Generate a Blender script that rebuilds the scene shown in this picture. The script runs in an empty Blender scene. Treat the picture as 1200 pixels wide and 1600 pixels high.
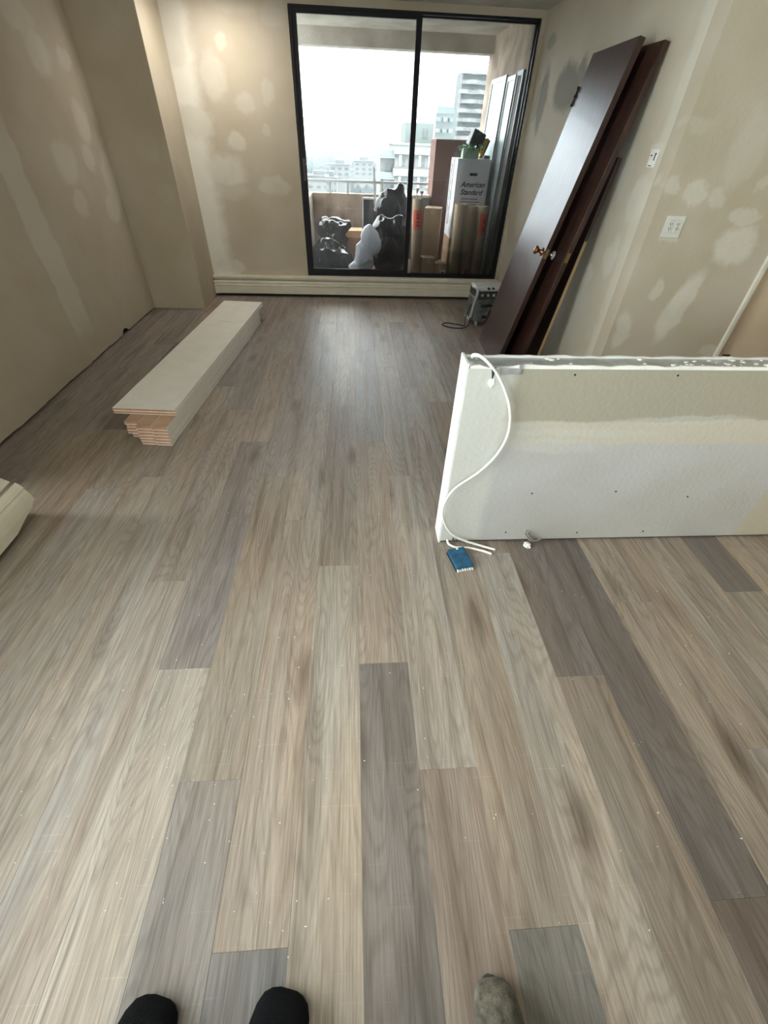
import bpy, bmesh, math, random
from mathutils import Vector, Matrix, noise as mnoise
random.seed(7)
sc = bpy.context.scene
COL = sc.collection
R = math.radians

# ------------------------------------------------------------------ camera
cam_d = bpy.data.cameras.new('camera')
cam = bpy.data.objects.new('camera', cam_d)
COL.objects.link(cam)
cam_d.sensor_fit = 'HORIZONTAL'
cam_d.sensor_width = 36.0
cam_d.lens = 36.0 * 665.28 / 1200.0
cam_d.clip_start = 0.02
cam_d.clip_end = 5000
PITCH, YAW, ROLL = R(41.565), R(4.832), R(2.370)
_fw = Vector((math.sin(YAW) * math.cos(PITCH), math.cos(YAW) * math.cos(PITCH), -math.sin(PITCH)))
_rt = Vector((math.cos(YAW), -math.sin(YAW), 0))
_up = _rt.cross(_fw)
_r2 = math.cos(ROLL) * _rt + math.sin(ROLL) * _up
_u2 = -math.sin(ROLL) * _rt + math.cos(ROLL) * _up
cam.matrix_world = Matrix(((_r2.x, _u2.x, -_fw.x, 0), (_r2.y, _u2.y, -_fw.y, 0), (_r2.z, _u2.z, -_fw.z, 1.45), (0, 0, 0, 1)))
sc.camera = cam

# ------------------------------------------------------------------ world: bright overcast sky
SKY = 6.0
w = bpy.data.worlds.new('overcast_sky')
sc.world = w
w.use_nodes = True
nt = w.node_tree
nt.nodes.clear()
wo = nt.nodes.new('ShaderNodeOutputWorld')
bg = nt.nodes.new('ShaderNodeBackground')
tc = nt.nodes.new('ShaderNodeTexCoord')
nz = nt.nodes.new('ShaderNodeTexNoise')
nz.inputs['Scale'].default_value = 2.2
nz.inputs['Detail'].default_value = 4
rp = nt.nodes.new('ShaderNodeValToRGB')
rp.color_ramp.elements[0].position = 0.38
rp.color_ramp.elements[0].color = (0.70, 0.80, 0.88, 1)
rp.color_ramp.elements[1].position = 0.60
rp.color_ramp.elements[1].color = (1.0, 0.955, 0.885, 1)
nt.links.new(tc.outputs['Generated'], nz.inputs['Vector'])
nt.links.new(nz.outputs['Fac'], rp.inputs['Fac'])
nt.links.new(rp.outputs['Color'], bg.inputs['Color'])
bg.inputs['Strength'].default_value = SKY
nt.links.new(bg.outputs['Background'], wo.inputs['Surface'])

# ------------------------------------------------------------------ exposure
vs = sc.view_settings
vs.view_transform = 'Standard'
vs.look = 'None'
vs.gamma = 1.0
vs.use_curve_mapping = False
vs.exposure = 2.03
sc.cycles.max_bounces = 10
sc.cycles.diffuse_bounces = 6
sc.cycles.transparent_max_bounces = 12
sc.cycles.sample_clamp_indirect = 8.0

def portal(name, loc, rot, sx, sy):
    d = bpy.data.lights.new(name, 'AREA')
    d.shape = 'RECTANGLE'
    d.size, d.size_y = sx, sy
    d.cycles.is_portal = True
    o = bpy.data.objects.new(name, d)
    COL.objects.link(o)
    o.location, o.rotation_euler = loc, rot
portal('daylight_portal', (0.57, 5.62, 1.22), (R(-90), 0, 0), 2.1, 2.0)
portal('daylight_portal', (-1.86, -0.41, 1.335), (0, R(-90), 0), 1.77, 3.58)

portal('daylight_portal', (-0.85, -2.45, 1.575), (R(90), 0, 0), 1.3, 1.05)

# ------------------------------------------------------------------ materials
MATS = {}
def nodes_of(name):
    m = bpy.data.materials.new(name)
    m.use_nodes = True
    n = m.node_tree
    b = n.nodes['Principled BSDF']
    return m, n, b

def mat(name, col, rough=0.6, metal=0.0, var=0.08, scale=8.0, bump=0.0, bscale=60.0, spec=0.5, col2=None, stretch=None, coat=0.0):
    if name in MATS:
        return MATS[name]
    m, n, b = nodes_of(name)
    t = n.nodes.new('ShaderNodeTexCoord')
    z = n.nodes.new('ShaderNodeTexNoise')
    z.inputs['Scale'].default_value = scale
    z.inputs['Detail'].default_value = 5
    src = t.outputs['Object']
    if stretch:
        mp = n.nodes.new('ShaderNodeMapping')
        mp.inputs['Scale'].default_value = stretch
        n.links.new(src, mp.inputs['Vector'])
        src = mp.outputs['Vector']
    n.links.new(src, z.inputs['Vector'])
    r = n.nodes.new('ShaderNodeValToRGB')
    c2 = col2 or tuple(min(1, c * (1 + var)) for c in col)
    c1 = tuple(c * (1 - var) for c in col) if not col2 else col
    r.color_ramp.elements[0].position = 0.35
    r.color_ramp.elements[1].position = 0.65
    r.color_ramp.elements[0].color = (*c1, 1)
    r.color_ramp.elements[1].color = (*c2, 1)
    n.links.new(z.outputs['Fac'], r.inputs['Fac'])
    n.links.new(r.outputs['Color'], b.inputs['Base Color'])
    b.inputs['Roughness'].default_value = rough
    b.inputs['Metallic'].default_value = metal
    b.inputs['Specular IOR Level'].default_value = spec
    b.inputs['Coat Weight'].default_value = coat
    if bump:
        z2 = n.nodes.new('ShaderNodeTexNoise')
        z2.inputs['Scale'].default_value = bscale
        z2.inputs['Detail'].default_value = 4
        n.links.new(src, z2.inputs['Vector'])
        bp = n.nodes.new('ShaderNodeBump')
        bp.inputs['Strength'].default_value = bump
        bp.inputs['Distance'].default_value = 0.01
        n.links.new(z2.outputs['Fac'], bp.inputs['Height'])
        n.links.new(bp.outputs['Normal'], b.inputs['Normal'])
    MATS[name] = m
    return m

def wall_mat(name, base, patch, ax, patches, boxes=(), darks=(), dark=(0.24, 0.23, 0.2), wob=0.03):
    """painted drywall; joint-compound patches in the wall's own coordinates.
    ax 0: wall faces X, patch coordinates are (Y, Z); ax 1: faces Y, coordinates (X, Z)."""
    m, n, b = nodes_of(name)
    t = n.nodes.new('ShaderNodeTexCoord')
    z = n.nodes.new('ShaderNodeTexNoise')
    z.inputs['Scale'].default_value = 6.5
    z.inputs['Detail'].default_value = 6
    z.inputs['Roughness'].default_value = .65
    n.links.new(t.outputs['Object'], z.inputs['Vector'])
    s = n.nodes.new('ShaderNodeVectorMath'); s.operation = 'SUBTRACT'
    n.links.new(z.outputs['Color'], s.inputs[0]); s.inputs[1].default_value = (0.5, 0.5, 0.5)
    k = n.nodes.new('ShaderNodeVectorMath'); k.operation = 'SCALE'
    n.links.new(s.outputs[0], k.inputs[0]); k.inputs['Scale'].default_value = wob * 5
    a = n.nodes.new('ShaderNodeVectorMath'); a.operation = 'ADD'
    n.links.new(t.outputs['Object'], a.inputs[0]); n.links.new(k.outputs[0], a.inputs[1])
    P = a.outputs[0]
    def mask_of(p, box=False, soft=0.5):
        cx, cz, rx, rz, st = p[:5]
        rot = p[5] if len(p) > 5 else 0
        mp = n.nodes.new('ShaderNodeMapping'); mp.vector_type = 'TEXTURE'
        if ax == 0:
            mp.inputs['Location'].default_value = (0, cx, cz); mp.inputs['Scale'].default_value = (1e4, rx, rz)
            mp.inputs['Rotation'].default_value = (rot, 0, 0)
        else:
            mp.inputs['Location'].default_value = (cx, 0, cz); mp.inputs['Scale'].default_value = (rx, 1e4, rz)
            mp.inputs['Rotation'].default_value = (0, rot, 0)
        n.links.new(P, mp.inputs['Vector'])
        if box:
            ab = n.nodes.new('ShaderNodeVectorMath'); ab.operation = 'ABSOLUTE'
            n.links.new(mp.outputs[0], ab.inputs[0])
            sp = n.nodes.new('ShaderNodeSeparateXYZ'); n.links.new(ab.outputs[0], sp.inputs[0])
            mx = n.nodes.new('ShaderNodeMath'); mx.operation = 'MAXIMUM'
            n.links.new(sp.outputs['Y' if ax == 0 else 'X'], mx.inputs[0]); n.links.new(sp.outputs['Z'], mx.inputs[1])
            out = mx.outputs[0]
        else:
            ln = n.nodes.new('ShaderNodeVectorMath'); ln.operation = 'LENGTH'
            n.links.new(mp.outputs[0], ln.inputs[0])
            out = ln.outputs['Value']
        mr = n.nodes.new('ShaderNodeMapRange'); mr.interpolation_type = 'SMOOTHSTEP'
        n.links.new(out, mr.inputs['Value'])
        mr.inputs['From Min'].default_value = 1.0 + soft * .4
        mr.inputs['From Max'].default_value = 1.0 - soft * .6
        mr.inputs['To Min'].default_value = 0; mr.inputs['To Max'].default_value = st
        return mr.outputs['Result']
    def union(lst):
        cur = None
        for q in lst:
            o = mask_of(q)
            if cur is None: cur = o
            else:
                mx = n.nodes.new('ShaderNodeMath'); mx.operation = 'MAXIMUM'
                n.links.new(cur, mx.inputs[0]); n.links.new(o, mx.inputs[1]); cur = mx.outputs[0]
        return cur
    z2 = n.nodes.new('ShaderNodeTexNoise'); z2.inputs['Scale'].default_value = 2.6; z2.inputs['Detail'].default_value = 6
    n.links.new(t.outputs['Object'], z2.inputs['Vector'])
    r = n.nodes.new('ShaderNodeValToRGB')
    r.color_ramp.elements[0].position = 0.36; r.color_ramp.elements[1].position = 0.66
    r.color_ramp.elements[0].color = (base[0] * .94, base[1] * .92, base[2] * .88, 1)
    r.color_ramp.elements[1].color = (base[0] * 1.05, base[1] * 1.05, base[2] * 1.08, 1)
    n.links.new(z2.outputs['Fac'], r.inputs['Fac'])
    cur = r.outputs['Color']
    def over(cur, fac, col):
        mx = n.nodes.new('ShaderNodeMix'); mx.data_type = 'RGBA'
        n.links.new(fac, mx.inputs['Factor']); n.links.new(cur, mx.inputs[6]); mx.inputs[7].default_value = (*col, 1)
        return mx.outputs[2]
    for bx_, bc in boxes:
        cur = over(cur, mask_of(bx_, True, bx_[6] if len(bx_) > 6 else .1), bc)
    if patches:
        z4 = n.nodes.new('ShaderNodeTexNoise'); z4.inputs['Scale'].default_value = 7; z4.inputs['Detail'].default_value = 6
        n.links.new(t.outputs['Object'], z4.inputs['Vector'])
        mr4 = n.nodes.new('ShaderNodeMapRange'); n.links.new(z4.outputs['Fac'], mr4.inputs['Value'])
        mr4.inputs['From Min'].default_value = .32; mr4.inputs['From Max'].default_value = .6
        mr4.inputs['To Min'].default_value = .7; mr4.inputs['To Max'].default_value = 1.0
        mm = n.nodes.new('ShaderNodeMath'); mm.operation = 'MULTIPLY'
        n.links.new(union(patches), mm.inputs[0]); n.links.new(mr4.outputs['Result'], mm.inputs[1])
        cur = over(cur, mm.outputs[0], patch)
    if darks: cur = over(cur, union(darks), dark)
    n.links.new(cur, b.inputs['Base Color'])
    b.inputs['Roughness'].default_value = 0.75
    b.inputs['Specular IOR Level'].default_value = 0.3
    z3 = n.nodes.new('ShaderNodeTexNoise'); z3.inputs['Scale'].default_value = 55; z3.inputs['Detail'].default_value = 3
    n.links.new(t.outputs['Object'], z3.inputs['Vector'])
    bp = n.nodes.new('ShaderNodeBump'); bp.inputs['Strength'].default_value = .12; bp.inputs['Distance'].default_value = .01
    n.links.new(z3.outputs['Fac'], bp.inputs['Height']); n.links.new(bp.outputs['Normal'], b.inputs['Normal'])
    return m

def plank_mat():
    m, n, b = nodes_of('vinyl_plank')
    t = n.nodes.new('ShaderNodeTexCoord')
    oi = n.nodes.new('ShaderNodeObjectInfo')
    ml = n.nodes.new('ShaderNodeMath'); ml.operation = 'MULTIPLY'; ml.inputs[1].default_value = 97.0
    n.links.new(oi.outputs['Random'], ml.inputs[0])
    ad = n.nodes.new('ShaderNodeVectorMath'); ad.operation = 'ADD'
    n.links.new(t.outputs['Object'], ad.inputs[0]); n.links.new(ml.outputs[0], ad.inputs[1])
    P = ad.outputs[0]
    def nz(scale, det, rough=.55, dist=0.0):
        mp = n.nodes.new('ShaderNodeMapping'); mp.inputs['Scale'].default_value = scale
        n.links.new(P, mp.inputs['Vector'])
        q = n.nodes.new('ShaderNodeTexNoise'); q.inputs['Scale'].default_value = 1; q.inputs['Detail'].default_value = det
        q.inputs['Roughness'].default_value = rough; q.inputs['Distortion'].default_value = dist
        n.links.new(mp.outputs[0], q.inputs['Vector'])
        return q.outputs['Fac']
    def ramp(src, p0, c0, p1, c1):
        r = n.nodes.new('ShaderNodeValToRGB')
        r.color_ramp.elements[0].position = p0; r.color_ramp.elements[1].position = p1
        r.color_ramp.elements[0].color = (*c0, 1); r.color_ramp.elements[1].color = (*c1, 1)
        n.links.new(src, r.inputs['Fac']); return r.outputs['Color']
    def mult(a_, b_, f=1.0):
        x = n.nodes.new('ShaderNodeMix'); x.data_type = 'RGBA'; x.blend_type = 'MULTIPLY'
        x.inputs['Factor'].default_value = f
        n.links.new(a_, x.inputs[6]); n.links.new(b_, x.inputs[7]); return x.outputs[2]
    fine = nz((240, 7, 1), 4, .7)
    streak = nz((26, 1.1, 1), 5, .6, .6)
    blot = nz((7, 1.3, 1), 3)
    # cathedral grain: contour lines of a stretched noise field
    field = nz((9, 1.0, 1), 1, .3)
    sn = n.nodes.new('ShaderNodeMath'); sn.operation = 'MULTIPLY'; sn.inputs[1].default_value = 150
    n.links.new(field, sn.inputs[0])
    si = n.nodes.new('ShaderNodeMath'); si.operation = 'SINE'; n.links.new(sn.outputs[0], si.inputs[0])
    h = n.nodes.new('ShaderNodeMapRange'); n.links.new(si.outputs[0], h.inputs['Value'])
    h.inputs['From Min'].default_value = -1; h.inputs['From Max'].default_value = 1
    cath = ramp(h.outputs['Result'], 0.0, (.84, .83, .82), .5, (1.03, 1.03, 1.03))
    c = oi.outputs['Color']
    c = mult(c, ramp(blot, .30, (.84, .82, .81), .70, (1.13, 1.13, 1.12)))
    c = mult(c, ramp(nz((5, .9, 1), 2), .35, (1.05, .98, .92), .65, (.97, 1.0, 1.03)))
    c = mult(c, ramp(streak, .32, (.72, .69, .66), .52, (1.04, 1.04, 1.04)))
    c = mult(c, ramp(fine, .34, (.74, .73, .72), .64, (1.13, 1.13, 1.13)))
    c = mult(c, cath, .8)
    # knots
    mp = n.nodes.new('ShaderNodeMapping'); mp.inputs['Scale'].default_value = (8, 2.4, 1)
    n.links.new(P, mp.inputs['Vector'])
    vo = n.nodes.new('ShaderNodeTexVoronoi'); vo.inputs['Scale'].default_value = 0.62
    n.links.new(mp.outputs[0], vo.inputs['Vector'])
    c = mult(c, ramp(vo.outputs['Distance'], .04, (.42, .37, .33), .22, (1, 1, 1)), .8)
    c = mult(c, ramp(nz((5, 170, 1), 2), .66, (1, 1, 1), .74, (1.13, 1.13, 1.12)))
    n.links.new(c, b.inputs['Base Color'])
    rr = n.nodes.new('ShaderNodeMapRange'); n.links.new(fine, rr.inputs['Value'])
    rr.inputs['To Min'].default_value = .52; rr.inputs['To Max'].default_value = .34
    n.links.new(rr.outputs['Result'], b.inputs['Roughness'])
    b.inputs['Specular IOR Level'].default_value = .5
    bp = n.nodes.new('ShaderNodeBump'); bp.inputs['Strength'].default_value = .12; bp.inputs['Distance'].default_value = .003
    n.links.new(fine, bp.inputs['Height']); n.links.new(bp.outputs['Normal'], b.inputs['Normal'])
    return m

def glass_mat(name, tint=(.93, .96, .95), dust=.05):
    m = bpy.data.materials.new(name); m.use_nodes = True
    n = m.node_tree; n.nodes.clear()
    o = n.nodes.new('ShaderNodeOutputMaterial')
    tr = n.nodes.new('ShaderNodeBsdfTransparent'); tr.inputs['Color'].default_value = (*tint, 1)
    gl = n.nodes.new('ShaderNodeBsdfGlossy'); gl.inputs['Roughness'].default_value = .02
    fr = n.nodes.new('ShaderNodeFresnel'); fr.inputs['IOR'].default_value = 1.5
    m1 = n.nodes.new('ShaderNodeMixShader')
    n.links.new(fr.outputs[0], m1.inputs[0]); n.links.new(tr.outputs[0], m1.inputs[1]); n.links.new(gl.outputs[0], m1.inputs[2])
    tl = n.nodes.new('ShaderNodeBsdfTranslucent'); tl.inputs['Color'].default_value = (.9, .93, .95, 1)
    tcx = n.nodes.new('ShaderNodeTexCoord')
    q = n.nodes.new('ShaderNodeTexNoise'); q.inputs['Scale'].default_value = 3.5; q.inputs['Detail'].default_value = 6
    n.links.new(tcx.outputs['Object'], q.inputs['Vector'])
    mr = n.nodes.new('ShaderNodeMapRange'); n.links.new(q.outputs['Fac'], mr.inputs['Value'])
    mr.inputs['From Min'].default_value = .3; mr.inputs['From Max'].default_value = .7
    mr.inputs['To Min'].default_value = dust * .4; mr.inputs['To Max'].default_value = dust * 1.5
    m2 = n.nodes.new('ShaderNodeMixShader')
    n.links.new(mr.outputs['Result'], m2.inputs[0]); n.links.new(m1.outputs[0], m2.inputs[1]); n.links.new(tl.outputs[0], m2.inputs[2])
    n.links.new(m2.outputs[0], o.inputs['Surface'])
    return m

BASE = (.50, .445, .345)
PLAS = (.66, .63, .545)
P_BACK = [(-1.519, 2.016, 0.109, 0.188, 0.9), (-1.473, 1.474, 0.18, 0.123, 0.95), (-1.225, 1.789, 0.114, 0.166, 0.6), (-0.975, 1.624, 0.088, 0.08, 0.45), (-1.103, 1.349, 0.086, 0.077, 0.8), (-1.254, 1.123, 0.204, 0.134, 0.85), (-1.255, 0.965, 0.196, 0.076, 0.35), (-0.79, 1.019, 0.156, 0.076, 0.6), (-1.101, 2.002, 0.049, 0.054, 0.5), (-0.761, 1.695, 0.047, 0.096, 0.4), (-0.81, 1.445, 0.042, 0.043, 0.4), (-1.367, 0.287, 0.144, 0.079, 0.8), (-0.965, 2.222, 0.211, 0.064, 0.3), (-0.653, 2.171, 0.107, 0.081, 0.35)]
P_LEFT = [(4.223, 1.95, 0.209, 0.089, 0.5), (4.335, 1.784, 0.147, 0.117, 0.6), (4.676, 1.79, 0.096, 0.071, 0.5), (4.631, 1.443, 0.113, 0.14, 0.6), (4.178, 1.225, 0.155, 0.136, 0.6), (4.552, 1.242, 0.102, 0.086, 0.55), (4.194, 0.974, 0.113, 0.08, 0.55), (4.824, 1.065, 0.118, 0.213, 0.5), (4.709, 0.885, 0.142, 0.102, 0.6), (4.9, 1.598, 0.09, 0.158, 0.4)]
P_ALC = [(-1.756, 1.303, 0.1, 0.115, 0.25), (-1.692, 0.981, 0.082, 0.086, 0.25)]
P_RDARK = [(4.64, 1.768, 0.288, 0.154, 0.9), (5.195, 1.706, 0.109, 0.221, 0.8), (5.241, 2.075, 0.104, 0.053, 0.5), (4.424, 1.797, 0.13, 0.116, 0.8), (5.323, 1.689, 0.076, 0.132, 0.4)]
P_RIGHT = [(3.049, 1.192, 0.098, 0.117, 0.8), (3.026, 1.448, 0.069, 0.048, 0.7), (3.143, 0.893, 0.077, 0.118, 0.8), (3.373, 0.74, 0.07, 0.075, 0.7), (5.157, 0.829, 0.124, 0.123, 0.5), (5.015, 1.382, 0.144, 0.069, 0.3), (3.315, 1.315, 0.084, 0.125, 0.3), (3.469, 0.434, 0.333, 0.288, 0.35)]
P_RET = [(1.741, 1.289, 0.042, 0.054, 0.6), (1.885, 1.253, 0.087, 0.061, 0.75), (2.041, 1.248, 0.065, 0.049, 0.55), (2.238, 1.168, 0.094, 0.045, 0.6), (2.258, 1.014, 0.133, 0.111, 0.85), (1.896, 0.771, 0.041, 0.057, 0.6), (2.085, 0.664, 0.075, 0.223, 0.9, .25), (1.774, 0.531, 0.057, 0.137, 0.7), (2.461, 0.393, 0.079, 0.049, 0.6), (2.068, 1.445, 0.108, 0.171, 0.35), (2.253, 1.316, 0.037, 0.031, 0.5), (1.764, 1.535, 0.072, 0.035, 0.25), (1.847, 1.037, 0.05, 0.019, 0.6)]
M_BACK = wall_mat('paint_back', BASE, PLAS, 1, P_BACK, boxes=[((-1.52, 1.2, .16, 1.3, .9, 0, .9), (.80, .78, .70))])
M_LEFT = wall_mat('paint_left', BASE, PLAS, 0, P_LEFT, boxes=[((3.52, .85, .13, .62, .6, .05, .3), PLAS), ((3.3, 1.9, .2, .5, .3, 0, .4), PLAS)])
M_ALC = wall_mat('paint_column', BASE, PLAS, 1, P_ALC)
M_RIGHT = wall_mat('paint_right_lit', (.56, .505, .40), PLAS, 0, P_RIGHT, boxes=[((2.9, 1.1, .14, 1.3, .55, 0, .5), PLAS), ((4.7, 1.1, .8, 1.5, .35, 0, .4), (.58, .55, .48))], darks=P_RDARK)  # base and corner strip lightened to imitate brighter light on this wall
M_RET = wall_mat('paint_return', BASE, PLAS, 1, P_RET)
M_PLAIN = wall_mat('paint_plain', BASE, PLAS, 1, [])
M_PONY = wall_mat('half_wall_drywall', (.43, .425, .41), (.52, .51, .475), 1,
                  [(.92, .60, .30, .02, .5), (.80, .535, .18, .035, .55), (1.3, .655, .25, .02, .5), (1.9, .62, .3, .05, .3)],
                  boxes=[((1.4, .77, .88, .125, 1, 0, .12), (.34, .315, .248)), ((1.7, .60, 1.09, .052, .95, 0, .3), (.49, .455, .375)),
                         ((.42, .43, .15, .55, .85, 0, .35), (.54, .54, .505)), ((2.90, .2, 1.04, .9, 1, 0, .03), (.44, .40, .315))], wob=.011)
M_CEIL = mat('ceiling_paint', (.55, .52, .45), .8, bump=.25, bscale=90)
M_FLOOR = plank_mat()
M_SUB = mat('subfloor', (.16, .13, .10), .9)
M_BLACKF = mat('black_anodised', (.010, .009, .010), .5, spec=.25)
M_GLASS = glass_mat('tinted_patio_glass', (.62, .64, .645), .005)
M_GLASSW = glass_mat('window_glass')
M_SILL = mat('white_sill_paint', (.66, .63, .55), .5)
M_HEAT = mat('heater_enamel', (.66, .615, .50), .38, var=.05)
M_DARKGAP = mat('gap_shade', (.03, .025, .022), .9)  # near-black colour standing in for shade inside gaps and holes
M_WOOD = mat('dark_door_veneer', (.030, .013, .010), .34, var=.2, scale=3, stretch=(14, 14, 1.2), col2=(.058, .026, .019))
M_WOODE = mat('dark_door_edge', (.022, .009, .007), .5, var=.25, scale=6)
M_BRONZE = mat('aged_bronze', (.33, .15, .075), .3, metal=1.0)
M_CHROME = mat('dull_chrome', (.6, .58, .55), .25, metal=1.0)
M_CRYSTAL = mat('cloudy_acrylic', (.36, .36, .33), .12, spec=.8)
M_BRASS = mat('brass', (.42, .30, .12), .35, metal=1.0)
M_PRIMED = mat('primed_white', (.84, .81, .74), .45, var=.03)
M_MDF = mat('fibreboard_cut', (.45, .25, .155), .85, var=.15, scale=25)
M_MDFB = mat('fibreboard_back', (.50, .33, .22), .8, var=.08, scale=10)
M_METAL = mat('galvanised_steel', (.50, .52, .52), .4, metal=.6, var=.15, scale=20)
M_PLASTER = mat('plaster_white', (.78, .77, .73), .85, bump=.3, bscale=150)
M_BEAD = mat('corner_bead_white', (.74, .74, .72), .7)
M_CABLE = mat('white_cable_sheath', (.78, .77, .73), .45)
M_BLUE = mat('blue_plastic', (.012, .085, .17), .45, var=.3, scale=40)
M_SOCK = mat('black_knit', (.006, .006, .007), .95, bump=.5, bscale=400, spec=.1)
M_SHOE = mat('dusty_suede', (.09, .08, .06), .9, var=.5, scale=45, bump=.4, bscale=200)
M_SOLE = mat('rubber_sole', (.05, .047, .04), .85)
M_GREYP = mat('grey_machine_plastic', (.13, .135, .13), .5, var=.35, scale=14)
M_LIGHTP = mat('pale_machine_metal', (.48, .49, .48), .4, var=.15, scale=12)
M_BLKP = mat('black_rubber', (.015, .015, .016), .6)
M_CONC = mat('stained_concrete', (.215, .160, .118), .9, scale=5, bump=.5, bscale=30, col2=(.37, .30, .24))
M_CONCP = mat('pale_concrete', (.27, .24, .20), .9, scale=4, bump=.4, bscale=40, col2=(.40, .37, .32))
M_BAG = mat('black_bag_film', (.004, .004, .0045), .16, spec=.32, var=.2)
M_CLEAR = mat('white_bag_film', (.70, .71, .78), .35, var=.1)
M_CARD = mat('cardboard', (.40, .27, .165), .85, var=.1, scale=6)
M_CARDT = mat('cardboard_tube', (.42, .31, .20), .8, var=.08, scale=6)
M_CARDD = mat('dark_brown_card', (.15, .075, .06), .85, var=.12)
M_RED = mat('red_label', (.78, .12, .07), .6)
M_INK = mat('black_ink', (.02, .02, .025), .7)
M_WHITEB = mat('white_carton', (.74, .74, .76), .7, var=.03)
M_GREEN = mat('green_leaf', (.05, .16, .035), .5, var=.4, scale=30)
M_PALEG = mat('pale_green_plastic', (.35, .52, .34), .3, var=.2)
M_YEL = mat('yellow_plastic', (.70, .45, .06), .5)
M_ALU = mat('grey_aluminium', (.30, .33, .32), .4, metal=.4)
M_MIRROR = mat('frosted_mirror_pane', (.13, .185, .19), .3, metal=.25, var=.03)
M_RAIL = mat('rail_paint', (.36, .40, .40), .5)
M_DECK = mat('brown_plank', (.22, .13, .09), .75, var=.2)

# ------------------------------------------------------------------ builders
def link(o, parent=None):
    COL.objects.link(o)
    if parent is not None: o.parent = parent
    return o
def tag(o, label=None, cat=None, group=None, kind=None):
    if label: o['label'] = label
    if cat: o['category'] = cat
    if group: o['group'] = group
    if kind: o['kind'] = kind
    return o
def empty(name, loc=(0, 0, 0), rz=0, mw=None):
    o = bpy.data.objects.new(name, None); link(o)
    o.empty_display_size = .1
    o.location = loc; o.rotation_euler = (0, 0, rz)
    if mw is not None: o.matrix_world = mw
    return o
class MB:
    def __init__(s): s.bm = bmesh.new(); s.mi = 0
    def box(s, x0, x1, y0, y1, z0, z1, bev=0.0, mi=0, M=None):
        r = bmesh.ops.create_cube(s.bm, size=1)
        v = r['verts']
        for q in v:
            q.co = Vector(((x0 + x1) / 2 + q.co.x * (x1 - x0), (y0 + y1) / 2 + q.co.y * (y1 - y0), (z0 + z1) / 2 + q.co.z * (z1 - z0)))
        fs = set(f for q in v for f in q.link_faces)
        for f in fs: f.material_index = mi
        if bev:
            es = list(set(e for f in fs for e in f.edges))
            rb = bmesh.ops.bevel(s.bm, geom=es, offset=bev, segments=2, profile=.5, affect='EDGES')
            for f in rb['faces']: f.material_index = mi
            v = list(set(q for f in rb['faces'] for q in f.verts) | set(q for q in v if q.is_valid))
        if M is not None: bmesh.ops.transform(s.bm, matrix=M, verts=v)
        return v
    def prism(s, prof, a0, a1, axis='X', mi=0):
        """closed profile [(p, q)] extruded along axis: X -> (Y,Z), Y -> (X,Z), Z -> (X,Y)"""
        def co(p, q, a): return {'X': (a, p, q), 'Y': (p, a, q), 'Z': (p, q, a)}[axis]
        A = [s.bm.verts.new(co(p, q, a0)) for p, q in prof]
        B = [s.bm.verts.new(co(p, q, a1)) for p, q in prof]
        k = len(prof)
        fs = [s.bm.faces.new(A), s.bm.faces.new(B[::-1])]
        for i in range(k):
            fs.append(s.bm.faces.new((A[i], B[i], B[(i + 1) % k], A[(i + 1) % k])))
        for f in fs: f.material_index = mi
        return A + B
    def tube(s, pts, r, n=8, mi=0, cap=True):
        pts = [Vector(p) for p in pts]
        rs = r if isinstance(r, (list, tuple)) else [r] * len(pts)
        rings = []
        up = None
        for i, p in enumerate(pts):
            d = (pts[min(i + 1, len(pts) - 1)] - pts[max(i - 1, 0)]).normalized()
            if up is None:
                up = Vector((0, 0, 1)) if abs(d.z) < .9 else Vector((1, 0, 0))
            sx = d.cross(up).normalized(); up = sx.cross(d).normalized()
            rings.append([s.bm.verts.new(p + rs[i] * (math.cos(2 * math.pi * j / n) * sx + math.sin(2 * math.pi * j / n) * up)) for j in range(n)])
        for a, b in zip(rings, rings[1:]):
            for j in range(n):
                f = s.bm.faces.new((a[j], a[(j + 1) % n], b[(j + 1) % n], b[j])); f.material_index = mi; f.smooth = True
        if cap:
            for rr in (rings[0][::-1], rings[-1]):
                f = s.bm.faces.new(rr); f.material_index = mi
        return rings
    def lathe(s, prof, n=20, M=None, mi=0):
        """prof: [(r, z)] around local Z"""
        rings = []
        vs_ = []
        for r, z in prof:
            ring = [s.bm.verts.new((r * math.cos(2 * math.pi * j / n), r * math.sin(2 * math.pi * j / n), z)) for j in range(n)]
            rings.append(ring); vs_ += ring
        for a, b in zip(rings, rings[1:]):
            for j in range(n):
                f = s.bm.faces.new((a[j], a[(j + 1) % n], b[(j + 1) % n], b[j])); f.smooth = True; f.material_index = mi
        for rr in (rings[0][::-1], rings[-1]):
            f = s.bm.faces.new(rr); f.material_index = mi
        if M is not None: bmesh.ops.transform(s.bm, matrix=M, verts=vs_)
        return vs_
    def build(s, name, mats, parent=None, recalc=True, smooth=False):
        if recalc: bmesh.ops.recalc_face_normals(s.bm, faces=s.bm.faces)
        me = bpy.data.meshes.new(name)
        s.bm.to_mesh(me); s.bm.free()
        for m in (mats if isinstance(mats, (list, tuple)) else [mats]): me.materials.append(m)
        if smooth:
            for p in me.polygons: p.use_smooth = True
        o = bpy.data.objects.new(name, me)
        return link(o, parent)
def boxo(name, x0, x1, y0, y1, z0, z1, m, parent=None, bev=0.0):
    b = MB(); b.box(x0, x1, y0, y1, z0, z1, bev); return b.build(name, m, parent)
def struct(o): o['kind'] = 'structure'; return o
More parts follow.
